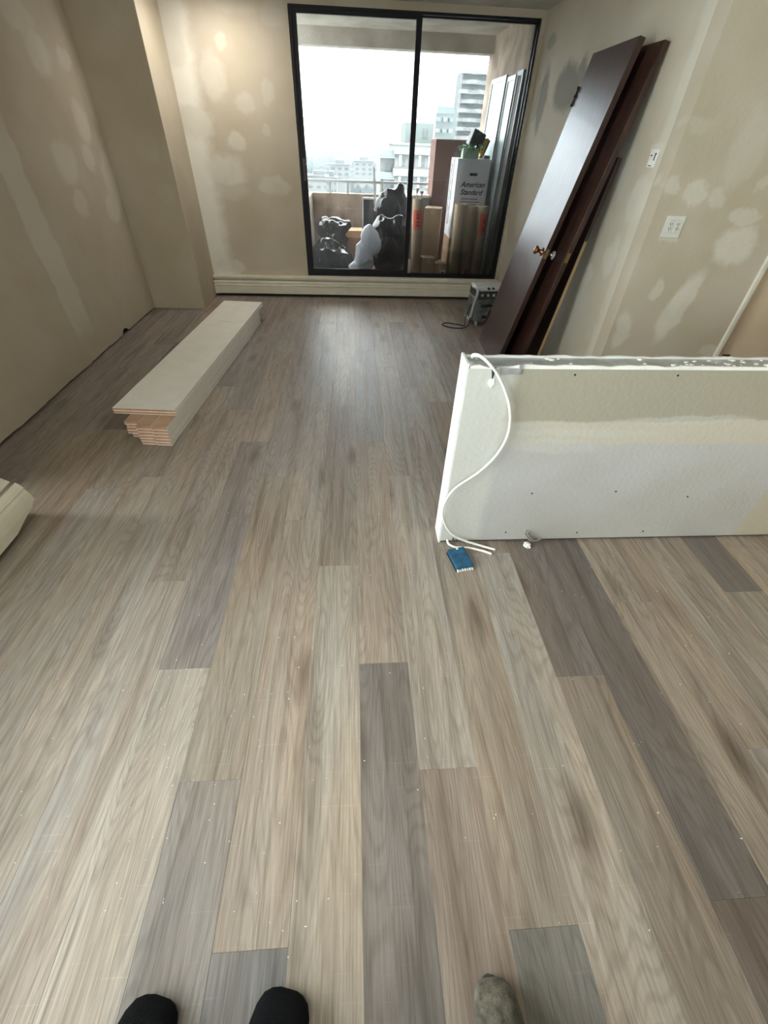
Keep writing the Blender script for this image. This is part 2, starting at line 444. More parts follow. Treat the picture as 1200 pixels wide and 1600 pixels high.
def smooth_path(pts, n=6):
    P = [Vector(p) for p in pts]; out = []
    for i in range(len(P) - 1):
        p0, p1, p2, p3 = P[max(i - 1, 0)], P[i], P[i + 1], P[min(i + 2, len(P) - 1)]
        for k in range(n):
            t = k / n
            out.append(.5 * ((2 * p1) + (p2 - p0) * t + (2 * p0 - 5 * p1 + 4 * p2 - p3) * t * t + (3 * p1 - p0 - 3 * p2 + p3) * t ** 3))
    out.append(P[-1]); return out

# ------------------------------------------------------------------ floor of planks
floor = struct(boxo('floor', -2.3, 3.4, -2.3, 5.62, -.06, -.0125, M_SUB))
PW, PL = .178, 1.5
def plank_mesh(L):
    b = MB()
    x1, t, c = PW - .0003, .012, .0006
    # chamfered long edges and ends
    ring = lambda ins, z: [b.bm.verts.new((x, y, z)) for x, y in ((ins, ins), (x1 - ins, ins), (x1 - ins, L - .0003 - ins), (ins, L - .0003 - ins))]
    A, B_, C_ = ring(0, -t), ring(0, -c), ring(c, 0)
    b.bm.faces.new(A[::-1]); b.bm.faces.new(C_)
    for p, q in ((A, B_), (B_, C_)):
        for i in range(4): b.bm.faces.new((p[i], p[(i + 1) % 4], q[(i + 1) % 4], q[i]))
    bmesh.ops.recalc_face_normals(b.bm, faces=b.bm.faces)
    me = bpy.data.meshes.new('floor_plank'); b.bm.to_mesh(me); b.bm.free(); me.materials.append(M_FLOOR)
    return me
full = plank_mesh(PL)
TAN, LIGHT, PALE, GREY, DARK, DEEP, BROWN = (.36, .30, .235), (.385, .335, .27), (.41, .37, .31), (.31, .275, .24), (.20, .172, .147), (.165, .142, .122), (.31, .248, .19)
ENDS = {-12: .6, -11: 1.9, -10: .9, -9: 2.454, -8: .35, -7: 1.95, -6: 1.57, -5: 1.207, -4: .803, -3: .442, -2: .08, -1: 1.273, 0: .797, 1: .441, 2: .08, 3: 1.33, 4: .718, 5: .105, 6: 1.031, 7: .45, 8: 1.8, 9: 1.07, 10: .6}
TINT = {(0, .797): (.35, .29, .23), (0, -.703): (.205, .18, .155), (-1, 1.273): (.30, .245, .19), (-1, -.227): (.375, .325, .26), (-2, .08): (.36, .30, .235), (-2, -1.42): (.215, .20, .18), (-3, .442): (.335, .285, .22), (-3, -1.058): (.285, .25, .215),
        (-4, .803): (.275, .24, .21), (-4, -.697): PALE, (-5, 1.207): (.37, .31, .25), (-5, -.293): (.40, .355, .30), (-6, 1.57): (.365, .315, .255), (-6, .07): (.39, .34, .28), (-7, .45): (.39, .34, .275), (-8, .35): (.38, .33, .27), (-9, 2.454): DARK, (-9, .954): (.33, .28, .215),
        (-10, .9): (.32, .27, .205), (-8, 1.85): (.32, .27, .21), (-7, 1.95): (.34, .295, .24),
        (1, .441): (.365, .32, .265), (1, -1.059): (.285, .23, .18), (2, .08): (.325, .275, .215), (2, -1.42): (.20, .19, .165), (3, -.17): (.385, .34, .28), (3, 1.33): BROWN, (4, .718): (.195, .165, .14), (4, -.782): (.26, .22, .175),
        (5, .105): (.165, .142, .122), (5, -1.395): (.155, .13, .11), (6, -.469): (.315, .265, .21), (6, 1.031): (.345, .29, .23), (7, .45): (.325, .275, .22), (8, .3): (.33, .28, .225), (9, 1.07): (.19, .165, .145), (9, -.43): (.34, .30, .245)}
YMIN, YMAX = -2.28, 5.49
for cidx in range(-12, 18):
    e = ENDS.get(cidx, random.uniform(0, 1.5))
    y = e
    while y > YMIN: y -= PL
    while y < YMAX:
        a, b_ = max(y, YMIN), min(y + PL, YMAX)
        if b_ - a > .03:
            whole = abs((b_ - a) - PL) < 1e-6
            o = bpy.data.objects.new('plank', full if whole else plank_mesh(b_ - a))
            o.location = (cidx * PW, a, 0)
            tint = None
            for (c_, yy), t_ in TINT.items():
                if c_ == cidx and abs(yy - y) < .05: tint = t_
            if tint is None:
                if y > 1.2: tint = random.choice([GREY, GREY, TAN, (.355, .31, .255), (.285, .25, .22), (.33, .285, .235), (.30, .26, .22)])
                else: tint = random.choice([TAN, GREY, (.34, .29, .235)])
            k_ = .9
            o.color = (tint[0] * k_, tint[1] * 1.01 * k_, tint[2] * 1.08 * k_, 1)
            link(o, floor)
        y += PL

# ------------------------------------------------------------------ room shell
CZ = 2.29
b = MB()
b.box(-1.58, -.52, 5.5, 5.62, 0, CZ)
b.box(-.52, 1.66, 5.5, 5.62, 2.24, CZ)
b.box(-.52, 1.66, 5.5, 5.62, 0, .19)
b.box(1.66, 1.70, 5.5, 5.62, 0, CZ)
struct(b.build('wall_back', M_BACK))
struct(boxo('wall_column', -2.2, -1.58, 4.93, 5.62, 0, CZ, M_ALC, bev=.004))
# left wall: drywall sheet with a ragged lower edge in front of a dark core
b = MB()
top, bot, N = [], [], 60
for i in range(N + 1):
    yy = 1.74 + (4.93 - 1.74) * i / N
    zz = .012 + .010 * mnoise.noise(Vector((yy * 3.1, 0, 0))) + .006 * mnoise.noise(Vector((yy * 13, 2, 0)))
    if 4.10 < yy < 4.22: zz += .035
    xo = -2.1 + .012 * mnoise.noise(Vector((yy * 1.7, 5, 0)))
    bot.append((xo, yy, max(.003, zz)))
vf = [[b.bm.verts.new((x, y, z)) for x, y, z in bot], [b.bm.verts.new((-2.1, y, .25)) for x, y, z in bot], [b.bm.verts.new((-2.1, y, CZ)) for x, y, z in bot],
      [b.bm.verts.new((-2.115, y, CZ)) for x, y, z in bot], [b.bm.verts.new((x - .013, y, z)) for x, y, z in bot]]
for i in range(N):
    for p, q in zip(vf, vf[1:] + vf[:1]):
        b.bm.faces.new((p[i], p[i + 1], q[i + 1], q[i]))
wl = struct(b.build('wall_left', M_LEFT))
boxo('wall_core', -2.22, -2.125, 1.74, 4.93, 0, CZ, M_DARKGAP, wl)
# near part of the left wall, with the window that lights the room from the side
b = MB()
WY0, WY1, WZ0, WZ1 = -2.2, 1.38, .45, 2.22
b.box(-1.82, -1.70, WY1, 1.66, 0, CZ)
b.box(-1.82, -1.70, -2.3, WY0, 0, CZ)
b.box(-1.82, -1.70, WY0, WY1, 0, WZ0)
b.box(-1.82, -1.70, WY0, WY1, WZ1, CZ)
b.box(-2.22, -1.82, 1.58, 1.66, 0, CZ)
struct(b.build('wall_left_near', M_PLAIN))
struct(boxo('shading_slab', -2.75, -1.83, -2.42, 1.57, 2.32, 2.47, M_CONCP))  # unseen slab added outside to block high sky light at the left window
WYM = (WY0 + WY1) / 2
win = struct(empty('window_1', (-1.76, 0, WZ0)))
b = MB()
for y0, y1 in ((WY0, WY0 + .05), (WY1 - .05, WY1), (WYM - .025, WYM + .025)): b.box(-.03, .03, y0, y1, 0, WZ1 - WZ0)
b.box(-.03, .03, WY0, WY1, 0, .05); b.box(-.03, .03, WY0, WY1, WZ1 - WZ0 - .05, WZ1 - WZ0)
b.build('window_frame', M_BLACKF, win)
for y0, y1 in ((WY0 + .05, WYM - .025), (WYM + .025, WY1 - .05)):
    boxo('pane', -.003, .003, y0, y1, .05, WZ1 - WZ0 - .05, M_GLASSW, win)
boxo('window_sill', -.06, .12, WY0 - .03, WY1 + .03, -.03, 0, M_SILL, win)
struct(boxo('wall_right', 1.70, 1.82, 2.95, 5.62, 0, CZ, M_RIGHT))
b = MB(); b.box(1.70, 2.515, 2.8265, 2.95, 0, CZ); b.box(2.515, 3.4, 2.8265, 2.95, 2.05, CZ)
struct(b.build('wall_return', M_RET))
struct(boxo('wall_side', 3.4, 3.5, -2.3, 2.95, 0, CZ, M_PLAIN))
RX0, RX1, RZ0, RZ1 = -1.5, -.2, 1.05, 2.1
b = MB(); b.box(-1.82, RX0, -2.42, -2.3, 0, CZ); b.box(RX1, 3.5, -2.42, -2.3, 0, CZ); b.box(RX0, RX1, -2.42, -2.3, 0, RZ0); b.box(RX0, RX1, -2.42, -2.3, RZ1, CZ)
struct(b.build('wall_rear', M_PLAIN))
w2 = struct(empty('fill_window', ((RX0 + RX1) / 2, -2.36, RZ0)))  # unseen window added in the rear wall to brighten the room
hw_ = (RX1 - RX0) / 2
b = MB(); H_ = RZ1 - RZ0
for x in (-hw_, -.025, hw_ - .05): b.box(x, x + .05, -.03, .03, 0, H_)
for z in (0, H_ - .05): b.box(-hw_ + .05, hw_ - .05, -.029, .029, z, z + .05)
b.build('window_frame', M_BLACKF, w2)
for x0, x1 in ((-hw_ + .05, -.025), (.025, hw_ - .05)): boxo('pane', x0, x1, -.003, .003, .05, H_ - .05, M_GLASSW, w2)
boxo('window_sill', -hw_ - .03, hw_ + .03, -.02, .12, -.03, 0, M_SILL, w2)
struct(boxo('ceiling', -2.22, 3.5, -2.42, 5.62, CZ, CZ + .15, M_CEIL))
# closed pale door in the return wall, and its casing
d2 = struct(empty('door_2', (2.515, 2.87, 0)))
M_BDOOR = mat('beige_door_paint', (.62, .50, .36), .6, var=.05, scale=3)
boxo('leaf', .04, .86, .0, .04, .008, 2.03, M_BDOOR, d2)
boxo('jamb', 0, .04, -.035, .06, 0, 2.05, M_SILL, d2)
boxo('jamb', .86, .885, -.035, .06, 0, 2.05, M_SILL, d2)
b = MB(); b.box(.10, .15, -.012, 0, .345, .352); b.box(.13, .15, -.012, 0, .33, .35); b.build('hasp_mark', M_BLKP, d2)
struct(boxo('trim_1', 2.507, 2.534, 2.808, 2.828, 0, 2.06, M_SILL, bev=.002))

# ------------------------------------------------------------------ ceiling lamp by the column
cl = tag(empty('ceiling_light', (-1.08, 5.0, CZ)), 'round flush ceiling light in front of the patched back wall', 'light')
b = MB(); b.lathe([(0, 0), (.165, 0), (.165, -.03), (.145, -.035), (.145, -.02), (0, -.02)], 28); b.build('rim', M_SILL, cl)
m_l, n_l, b_l = nodes_of('lamp_diffuser')
b_l.inputs['Emission Color'].default_value = (1, .95, .88, 1); b_l.inputs['Emission Strength'].default_value = 15.0
b = MB(); b.lathe([(0, -.021), (.14, -.021), (.14, -.036), (.10, -.046), (0, -.050)], 28); b.build('diffuser', m_l, cl)

# ------------------------------------------------------------------ patio door
pd = struct(empty('door_1', (0, 5.5, .19)))
X0, X1, XM, ZT = -.515, 1.655, .595, 2.05
def ring_frame(b, x0, x1, z0, z1, y0, y1, l, r, bt, t):
    b.box(x0, x0 + l, y0, y1, z0, z1); b.box(x1 - r, x1, y0, y1, z0, z1)
    b.box(x0 + l, x1 - r, y0, y1, z0, z0 + bt); b.box(x0 + l, x1 - r, y0, y1, z1 - t, z1)
b = MB(); ring_frame(b, X0, X1, .02, ZT, 0, .10, .022, .014, .014, .018); b.build('outer_frame', M_BLACKF, pd)
b = MB(); ring_frame(b, X0 + .022, XM + .028, .034, ZT - .018, .012, .045, .040, .05, .055, .028); pan = b.build('sliding_panel', M_BLACKF, pd)
boxo('pane', X0 + .062, XM - .022, .026, .031, .089, ZT - .046, M_GLASS, pan)
b = MB(); b.box(X0 + .026, X0 + .054, -.028, .012, .88, 1.06, .006); b.build('handle', mat('handle_dark', (.06, .05, .045), .45, metal=.5), pan)
b = MB(); ring_frame(b, XM - .02, X1 - .014, .034, ZT - .018, .055, .085, .04, .010, .016, .010); pan2 = b.build('fixed_panel', M_BLACKF, pd)
boxo('pane', XM + .02, X1 - .024, .068, .073, .050, ZT - .028, M_GLASS, pan2)
boxo('sill', X0 - .0, X1 + .02, -.03, .12, -.0, .02, M_SILL, pd, .003)
boxo('latch_bolt', X1 - .018, X1 - .012, -.004, .0, 1.0, 1.012, M_CHROME, pd)

# ------------------------------------------------------------------ baseboard heaters
def heater_profile(y0, y1, s=1):
    # (depth from wall, z): front is y1
    d = y1 - y0
    return [(y0, .205), (y0 + d * .88, .208), (y0 + d * .93, .200), (y0 + d * .93, .186), (y0 + d * .45, .180), (y0 + d * .45, .164), (y0 + d * .88, .162), (y0 + d * .98, .145),
            (y0 + d * .86, .140), (y0 + d * .90, .128), (y0 + d * 1.02, .116), (y0 + d * .90, .110), (y0 + d * 1.0, .100), (y0 + d * 1.0, .032), (y0 + d * .9, .028), (y0, .03)]
ht = tag(empty('baseboard_heater', (0, 5.5, 0)), 'long cream metal baseboard heater running under the patio door', 'heater')
b = MB(); b.prism([(-p, q) for p, q in heater_profile(0, .082)], -1.525, .62, 'X'); b.build('cover', M_HEAT, ht)
b = MB(); b.prism([(-p, q) for p, q in heater_profile(0, .0815)], .622, 1.69, 'X'); b.build('cover', M_HEAT, ht)
b = MB(); b.prism([(-p, q) for p, q in heater_profile(0, .095)], -1.575, -1.525, 'X'); b.build('end_cap', M_HEAT, ht)
boxo('toe_shade', -1.57, 1.69, -.045, -.002, 0, .03, M_DARKGAP, ht)  # dark box painted as the shadow under the heater
# left one: broken open end
h2 = tag(empty('baseboard_heater', (-1.70, 0, 0)), 'short cream baseboard heater with torn, open end by the window wall', 'heater')
b = MB()
for pr in ([(0, .238), (.055, .232), (.103, .198), (.100, .192), (.052, .225), (0, .231)],):
    b.prism(pr, -.6, 1.655, 'Y')
b.build('top_flap', M_HEAT, h2)
b = MB()
prof = [(.098, .170), (.104, .172), (.112, .160), (.120, .150), (.122, .140), (.133, .125), (.135, .035), (.130, .03), (.128, .120), (.115, .138)]
# front cover whose lower far corner is torn away
N = 30
outer = [(.112, .182), (.125, .168), (.134, .152), (.131, .146), (.140, .130), (.146, .105), (.150, .075), (.150, .05), (.150, .03)]
rows = []
for i in range(N + 1):
    yy = -.6 + 2.23 * i / N
    rows.append(yy)
def low(yy):
    d = 1.665 - yy
    if d > .15: return .03
    return .03 + .05 * (1 - d / .15) ** .7 + .028 * mnoise.noise(Vector((yy * 45, 1, 3)))
A = []
for yy in rows + [1.64, 1.65, 1.66, 1.668]:
    lz = low(yy)
    A.append([b.bm.verts.new((x, yy, max(z, lz))) for x, z in outer] + [b.bm.verts.new((x - .005, yy, max(z, lz) - .001)) for x, z in outer[::-1]])
for p, q in zip(A, A[1:]):
    if abs(p[0].co.y - q[0].co.y) < 1e-5: continue
    k = len(p)
    for j in range(k): b.bm.faces.new((p[j], p[(j + 1) % k], q[(j + 1) % k], q[j]))
b.build('front_cover', M_HEAT, h2)
boxo('back_plate', 0, .006, -.6, 1.60, .02, .23, M_HEAT, h2)
boxo('element', .02, .10, -.6, 1.50, .06, .13, M_GREYP, h2)
boxo('bracket', .006, .11, 1.50, 1.505, .0, .17, M_GREYP, h2)

# ------------------------------------------------------------------ half wall
pw = struct(boxo('wall_half', .392, 3.4, 1.405, 1.495, .012, .855, M_PONY))
boxo('end_board', .384, .392, 1.405, 1.508, .0, .872, M_BEAD, pw)
b = MB()
b.box(.395, 3.4, 1.412, 1.488, .855, .862)
b.build('steel_track', M_METAL, pw)
# ragged drywall lips either side of the track
for y0, y1, sd in ((1.405, 1.412, 1), (1.488, 1.497, 2)):
    b = MB(); N = 90; T = []; Bq = []
    for i in range(N + 1):
        xx = .395 + (3.4 - .395) * i / N
        zz = .868 + .005 * mnoise.noise(Vector((xx * 14, sd * 7, 0))) + (.003 * mnoise.noise(Vector((xx * 50, sd, 0))))
        if sd == 1 and .455 < xx < .53: zz = .858
        T.append((xx, zz))
    R_ = [[b.bm.verts.new((x, y, z)) for x, z in T] for y in (y0, y1)] + [[b.bm.verts.new((x, y, .855)) for x, z in T] for y in (y1, y0)]
    for i in range(N):
        for p, q in zip(R_, R_[1:] + R_[:1]): b.bm.faces.new((p[i], p[i + 1], q[i + 1], q[i]))
    b.build('drywall_lip', M_PLASTER if sd == 1 else M_BEAD, pw)
# plaster crumbs in the track
b = MB()
for i in range(60):
    x = random.choice([random.uniform(.42, 3.2), random.uniform(1.2, 1.7)])
    r_ = random.uniform(.002, .008)
    v = bmesh.ops.create_icosphere(b.bm, subdivisions=1, radius=r_)['verts']
    for q in v: q.co = Vector((x + q.co.x * 1.8, random.uniform(1.418, 1.48) * 0 + 1.45 + q.co.y, .862 + q.co.z * .7 + .001))
    dy = random.uniform(-.03, .03)
    for q in v: q.co.y += dy
o = b.build('plaster_crumbs', M_PLASTER, pw); o['kind'] = 'stuff'
# steel clip and torn notch near the end
b = MB(); b.box(.50, .575, 1.400, 1.4055, .838, .858); b.box(.566, .575, 1.398, 1.4055, .838, .872); b.build('drywall_tab', M_METAL, pw)
b = MB(); b.prism([(.470, .86), (.487, .86), (.484, .83), (.480, .815), (.476, .835)], 1.4035, 1.406, 'Y'); b.build('tear', M_DARKGAP, pw)
b = MB(); b.prism([(.470, .816), (.486, .82), (.492, .80), (.480, .785), (.468, .80)], 1.401, 1.406, 'Y'); b.build('plaster_dab', M_PLASTER, pw)
for x, z in ((.775, .835), (1.156, .835), (.764, .296), (1.142, .301), (1.493, .266), (.70, .06), (1.05, .05), (1.38, .05)):
    b = MB(); b.lathe([(.0, 0), (.004, 0), (.004, .002), (0, .002)], 8, Matrix.Translation((x, 1.4055, z)) @ Matrix.Rotation(R(90), 4, 'X')); b.build('screw_hole', M_DARKGAP, pw)
boxo('base_gap_shade', .40, 3.4, 1.412, 1.49, .0, .012, M_DARKGAP, pw)  # solid box under the half wall, shade put into its colour

# ------------------------------------------------------------------ white cable hanging over the half wall
p1 = smooth_path([(.415, 1.47, .868), (.412, 1.452, .885), (.425, 1.425, .893), (.452, 1.396, .880), (.500, 1.391, .83), (.557, 1.388, .73), (.581, 1.388, .62), (.560, 1.386, .52), (.500, 1.384, .43), (.405, 1.376, .345), (.372, 1.372, .25),
                  (.388, 1.375, .16), (.432, 1.378, .085), (.49, 1.378, .042), (.545, 1.372, .022), (.605, 1.360, .008), (.645, 1.345, .006)], 8)
cb = tag(empty('power_cable', (.415, 1.47, .868)), 'white electrical cable looped over the end of the half wall', 'cable')
b = MB(); b.tube([p - Vector((.415, 1.47, .868)) for p in p1], .0052, 8); b.build('sheath', M_CABLE, cb)
b = MB(); b.tube([p - Vector((.415, 1.47, .868)) for p in smooth_path([(.415, 1.470, .868), (.420, 1.448, .884), (.438, 1.42, .888), (.462, 1.399, .870), (.508, 1.394, .82), (.560, 1.391, .73)], 6)], .0045, 8); b.build('sheath', M_CABLE, cb)
c2 = tag(empty('power_cable', (.43, 1.40, .02)), 'short white cable end lying on the floor at the half wall foot', 'cable')
b = MB(); b.tube([p - Vector((.43, 1.40, .02)) for p in smooth_path([(.425, 1.402, .022), (.430, 1.384, .010), (.46, 1.366, .006), (.52, 1.361, .006), (.58, 1.340, .006), (.622, 1.318, .006)], 6)], .0055, 8); b.build('sheath', M_CABLE, c2)
b = MB(); b.tube([p - Vector((.43, 1.40, .02)) for p in smooth_path([(.45, 1.402, .03), (.455, 1.392, .022), (.47, 1.388, .028)], 4)], .004, 6); b.build('dark_strand', M_BLKP, c2)
wr = tag(empty('wire_stub', (.80, 1.40, .03)), 'bundle of bent grey wires poking out at the half wall foot', 'wires')
for k, pts in enumerate(([(0, .005, .03), (.004, -.012, .028), (.02, -.02, .008), (.05, -.02, -.004), (.075, -.012, .002)],
                         [(-.004, .005, .02), (.003, -.012, .012), (.02, -.018, -.004), (.045, -.014, -.012)],
                         [(.0, .004, .036), (-.002, -.010, .045), (.004, -.014, .05)])):
    b = MB(); b.tube(smooth_path(pts, 5), .0045, 6); b.build('wire', mat('grey_wire', (.22, .19, .16), .6), wr)
b = MB()
v = bmesh.ops.create_icosphere(b.bm, subdivisions=3, radius=.017)['verts']
for q in v: q.co = q.co * (1 + .5 * mnoise.noise(q.co * 90)); q.co.z *= .7
tag(b.build('plaster_lump', M_PLASTER, None), 'crumbly grey-white plaster lump below the grey wires', 'plaster').location = (.806, 1.366, .0095)

# blue block
bb = tag(empty('blue_block', (.467, 1.285, 0), R(12)), 'small scuffed blue rectangular block lying on the floor', 'block')
boxo('body', -.042, .042, -.055, .062, .004, .024, M_BLUE, bb, .004)
boxo('base', -.044, .036, -.060, .060, 0, .005, M_BLKP, bb)
b = MB()
for i in range(7): b.box(-.040 + i * .0115, -.033 + i * .0115, -.066, -.054, .002, .008 + .004 * random.random(), .001)
b.build('dusty_edge', M_PLASTER, bb)
b = MB(); b.lathe([(0, 0), (.006, 0), (.005, .002), (0, .002)], 10, Matrix.Translation((.004, .054, .0235))); b.build('rivet', M_PLASTER, bb)

# ------------------------------------------------------------------ leaning doors
def lean_matrix(bl, a, bb_, t):
    e = Vector((math.sin(a), -math.cos(a), 0)); nn = Vector((math.cos(a), math.sin(a), 0))
    u = math.cos(bb_) * Vector((0, 0, 1)) + math.sin(bb_) * nn
    k = e.cross(u)               # thickness direction (sign fixed below)
    if k.x < 0: k = -k
    # keep right-handed: x = e, y = k or -k
    if e.cross(k).dot(u) < 0:
        pass
    o = Vector(bl) + Vector((0, 0, t * math.sin(bb_)))
    return Matrix(((e.x, k.x, u.x, o.x), (e.y, k.y, u.y, o.y), (e.z, k.z, u.z, o.z), (0, 0, 0, 1)))
def leaf_door(label, bl, a, lean, wdt, L, t, name='interior_door', grp=None):
    M = lean_matrix(bl, a, lean, t)
    root = empty(name, bl)
    tag(root, label, 'door', grp)
    loc = Matrix.Translation(Vector(bl)).inverted() @ M
    def part(nm, b, m):
        bmesh.ops.transform(b.bm, matrix=loc, verts=b.bm.verts); return b.build(nm, m, root)
    return root, part
r1, part = leaf_door('glossy dark brown flush door leaning frontmost against the right wall', (1.188, 4.085, 0), -.056, .222, .697, 1.935, .035)
b = MB(); b.box(0, .697, 0, .035, 0, 1.935, .0015); part('leaf', b, M_WOOD)
def knob(b, x, z, y0, sgn, prof):
    b.lathe(prof, 18, Matrix.Translation((x, y0, z)) @ Matrix.Rotation(R(90) if sgn < 0 else R(-90), 4, 'X'))
b = MB(); knob(b, .645, .872, 0, -1, [(0, 0), (.026, 0), (.026, .004), (.012, .010), (.010, .026), (.014, .032), (.024, .040), (.026, .052), (.022, .060), (0, .062)]); part('door_knob', b, M_BRONZE)
b = MB(); knob(b, .655, .872, .035, 1, [(0, 0), (.028, 0), (.028, .005), (.012, .010), (.011, .034), (.016, .036), (0, .037)]); part('knob_stem', b, M_CHROME)
b = MB(); knob(b, .655, .872, .072, 1, [(0, 0), (.020, 0), (.028, .006), (.028, .014), (.022, .019), (0, .020)]); part('crystal_knob', b, M_CRYSTAL)
b = MB(); b.box(.696, .6985, .006, .029, .84, .90); part('latch_plate', b, M_BRASS)
def hinge(z):
    b = MB(); b.box(-.003, .0005, .003, .03, z - .045, z + .045)
    b.tube([(-.006, -.004, z - .045), (-.006, -.004, z + .045)], .0055, 8)
    for k in (-.045, 0, .045): b.lathe([(0, -.007), (.010, -.006), (.010, .006), (0, .007)], 8, Matrix.Translation((-.006, -.004, z + k)))
    part('hinge', b, M_BLKP)
hinge(1.72); hinge(.22)
r2, part = leaf_door('dark brown flush door leaning behind the frontmost door', (1.265, 3.955, 0), 0, .2089, .705, 1.905, .033)
b = MB(); b.box(0, .705, 0, .033, 0, 1.905, .0015); part('leaf', b, M_WOOD)
b = MB(); b.box(.7045, .707, .006, .027, .84, .90); part('latch_plate', b, M_BRASS)
b = MB(); b.lathe([(0, -.0005), (.016, -.0005), (.016, .0015), (0, .0015)], 14, Matrix.Translation((.63, 0, .87)) @ Matrix.Rotation(R(90), 4, 'X')); part('knob_hole', b, M_BLKP)
r3, part = leaf_door('shorter dark brown panel with raw pale edge behind the two leaning doors', (1.440, 3.855, 0), .0, .146, .53, 1.40, .022, 'cupboard_door')
b = MB(); b.box(0, .53, 0, .022, 0, 1.40, .001); part('leaf', b, M_WOOD)
b = MB(); b.box(.53, .5325, .001, .021, .02, .95); part('edge_banding', b, mat('raw_edge_wood', (.42, .28, .14), .7))

# ------------------------------------------------------------------ stack of primed boards
SA = R(4.6)
SM = Matrix.Translation((-1.112, 2.257, 0)) @ Matrix.Rotation(-SA, 4, 'Z')   # local -x goes left, +y away
def board(name, x0, x1, y0, y1, z0, z1, label, top_brown, group, ends=(.3, .7)):
    b = MB()
    t = z1 - z0 - .0004
    L, Wd = y1 - y0, x1 - x0
    za = t * .22
    v = {}
    P = []
    for yy in (0, L):
        P.append([b.bm.verts.new(c) for c in ((0, yy, 0), (Wd, yy, 0), (Wd, yy, za), (Wd, yy, t), (0, yy, t), (0, yy, za))])
    f = []
    for r_ in P:
        q = b.bm.faces.new((r_[0], r_[1], r_[2], r_[5])); q.material_index = 0
        q = b.bm.faces.new((r_[5], r_[2], r_[3], r_[4])); q.material_index = 1
    for i in range(6):
        q = b.bm.faces.new((P[0][i], P[0][(i + 1) % 6], P[1][(i + 1) % 6], P[1][i]))
        q.material_index = 2 if (top_brown and i == 3) else 0
    o = b.build(name, [M_PRIMED, M_MDF, M_MDFB])
    o.matrix_world = SM @ Matrix.Translation((x0, y0, z0))
    tag(o, label, 'board', group)
    return o
ordn = ['lowest', 'second from the bottom', 'third from the bottom', 'third from the top', 'second from the top', 'topmost']
cols = [(-.0875, 0, 0.0, 'bundle farthest from the left wall'), (-.181, -.0935, .006, 'middle bundle'), (-.272, -.1845, .058, 'bundle closest to the left wall')]
for x0, x1, y0, nm in cols:
    for i in range(6):
        j = random.uniform(-.002, .002)
        back = .03 if (i < 2 and y0 > .05) else random.uniform(0, .006)
        board('trim_board', x0 + j, x1 + j, y0 + back, 2.24 + y0 + back, i * .0205, (i + 1) * .0205, 'narrow primed trim board, %s in the %s' % (ordn[i], nm), True, 'narrow trim boards under the wide boards')
board('shelf_board', -.374, .004, .150, 2.385, .123, .1395, 'wide white primed board directly under the topmost one', False, 'wide white boards on the stack')
tb = board('shelf_board', -.377, .002, .153, 2.39, .1395, .1565, 'wide white primed board lying topmost on the stack', False, 'wide white boards on the stack')
b = MB(); b.box(.14, .25, 1.63, 1.6325, .0165, .0172); b.build('pencil_mark', mat('grey_mark', (.25, .24, .22), .9), tb)

# ------------------------------------------------------------------ portable machine by the sill
mc = tag(empty('portable_machine', (1.31, 4.62, 0), R(6)), 'battered grey portable machine with tubular handle standing under the sill', 'machine')
b = MB(); b.box(-.115, .20, -.13, .12, .045, .255, .012); b.build('body', M_GREYP, mc)
b = MB(); b.box(-.105, .205, -.12, .13, .255, .325, .008); b.build('control_panel', mat('charcoal_plastic', (.05, .052, .055), .5), mc)
b = MB(); b.box(-.10, .215, -.135, .14, .325, .350, .01); b.build('top_cover', M_LIGHTP, mc)
b = MB(); b.tube(smooth_path([(-.125, .06, .05), (-.135, -.05, .05), (-.135, -.10, .12), (-.130, -.12, .22), (-.115, -.13, .32), (-.12, -.10, .35), (-.125, .0, .345)], 5), .013, 10); b.build('tubular_frame', M_LIGHTP, mc)
b = MB(); b.tube(smooth_path([(-.05, -.13, .19), (-.045, -.155, .20), (.02, -.16, .205), (.05, -.15, .2), (.055, -.13, .19)], 4), .010, 8); b.build('carry_handle', M_BLKP, mc)
for x in (-.06, .0, .06, .13):
    b = MB(); b.lathe([(0, 0), (.014, 0), (.012, .014), (0, .014)], 12, Matrix.Translation((x, -.12, .292)) @ Matrix.Rotation(R(90), 4, 'X')); b.build('knob', M_LIGHTP if x < .1 else M_BLKP, mc)
for x in (-.07, .15):
    for y in (-.10, .09):
        b = MB(); b.lathe([(0, 0), (.016, 0), (.013, .046), (0, .046)], 10, Matrix.Translation((x, y, 0))); b.build('foot', M_BLKP if x > 0 else M_LIGHTP, mc)
b = MB(); b.box(-.03, .09, -.134, -.128, .075, .105, .003); b.build('vent_slot', M_BLKP, mc)
b = MB(); b.box(.10, .16, -.134, -.128, .12, .17, .003); b.build('rust_patch', mat('rusty_paint', (.20, .11, .05), .8, var=.4), mc)
boxo('clamp', -.02, .0, -.15, -.12, .345, .362, M_BLKP, mc, .003); boxo('clamp', .03, .05, -.14, -.11, .345, .36, M_BLKP, mc, .003)
b = MB()
b.tube(smooth_path([(-.12, -.02, .18), (-.15, -.06, .15), (-.19, -.10, .07), (-.20, -.13, .01), (-.25, -.08, .006), (-.36, -.02, .006), (-.42, -.07, .006), (-.36, -.16, .006), (-.24, -.19, .006), (-.17, -.15, .02), (-.14, -.10, .06), (-.125, -.06, .1)], 7), .005, 8)
b.build('power_cord', M_BLKP, mc)

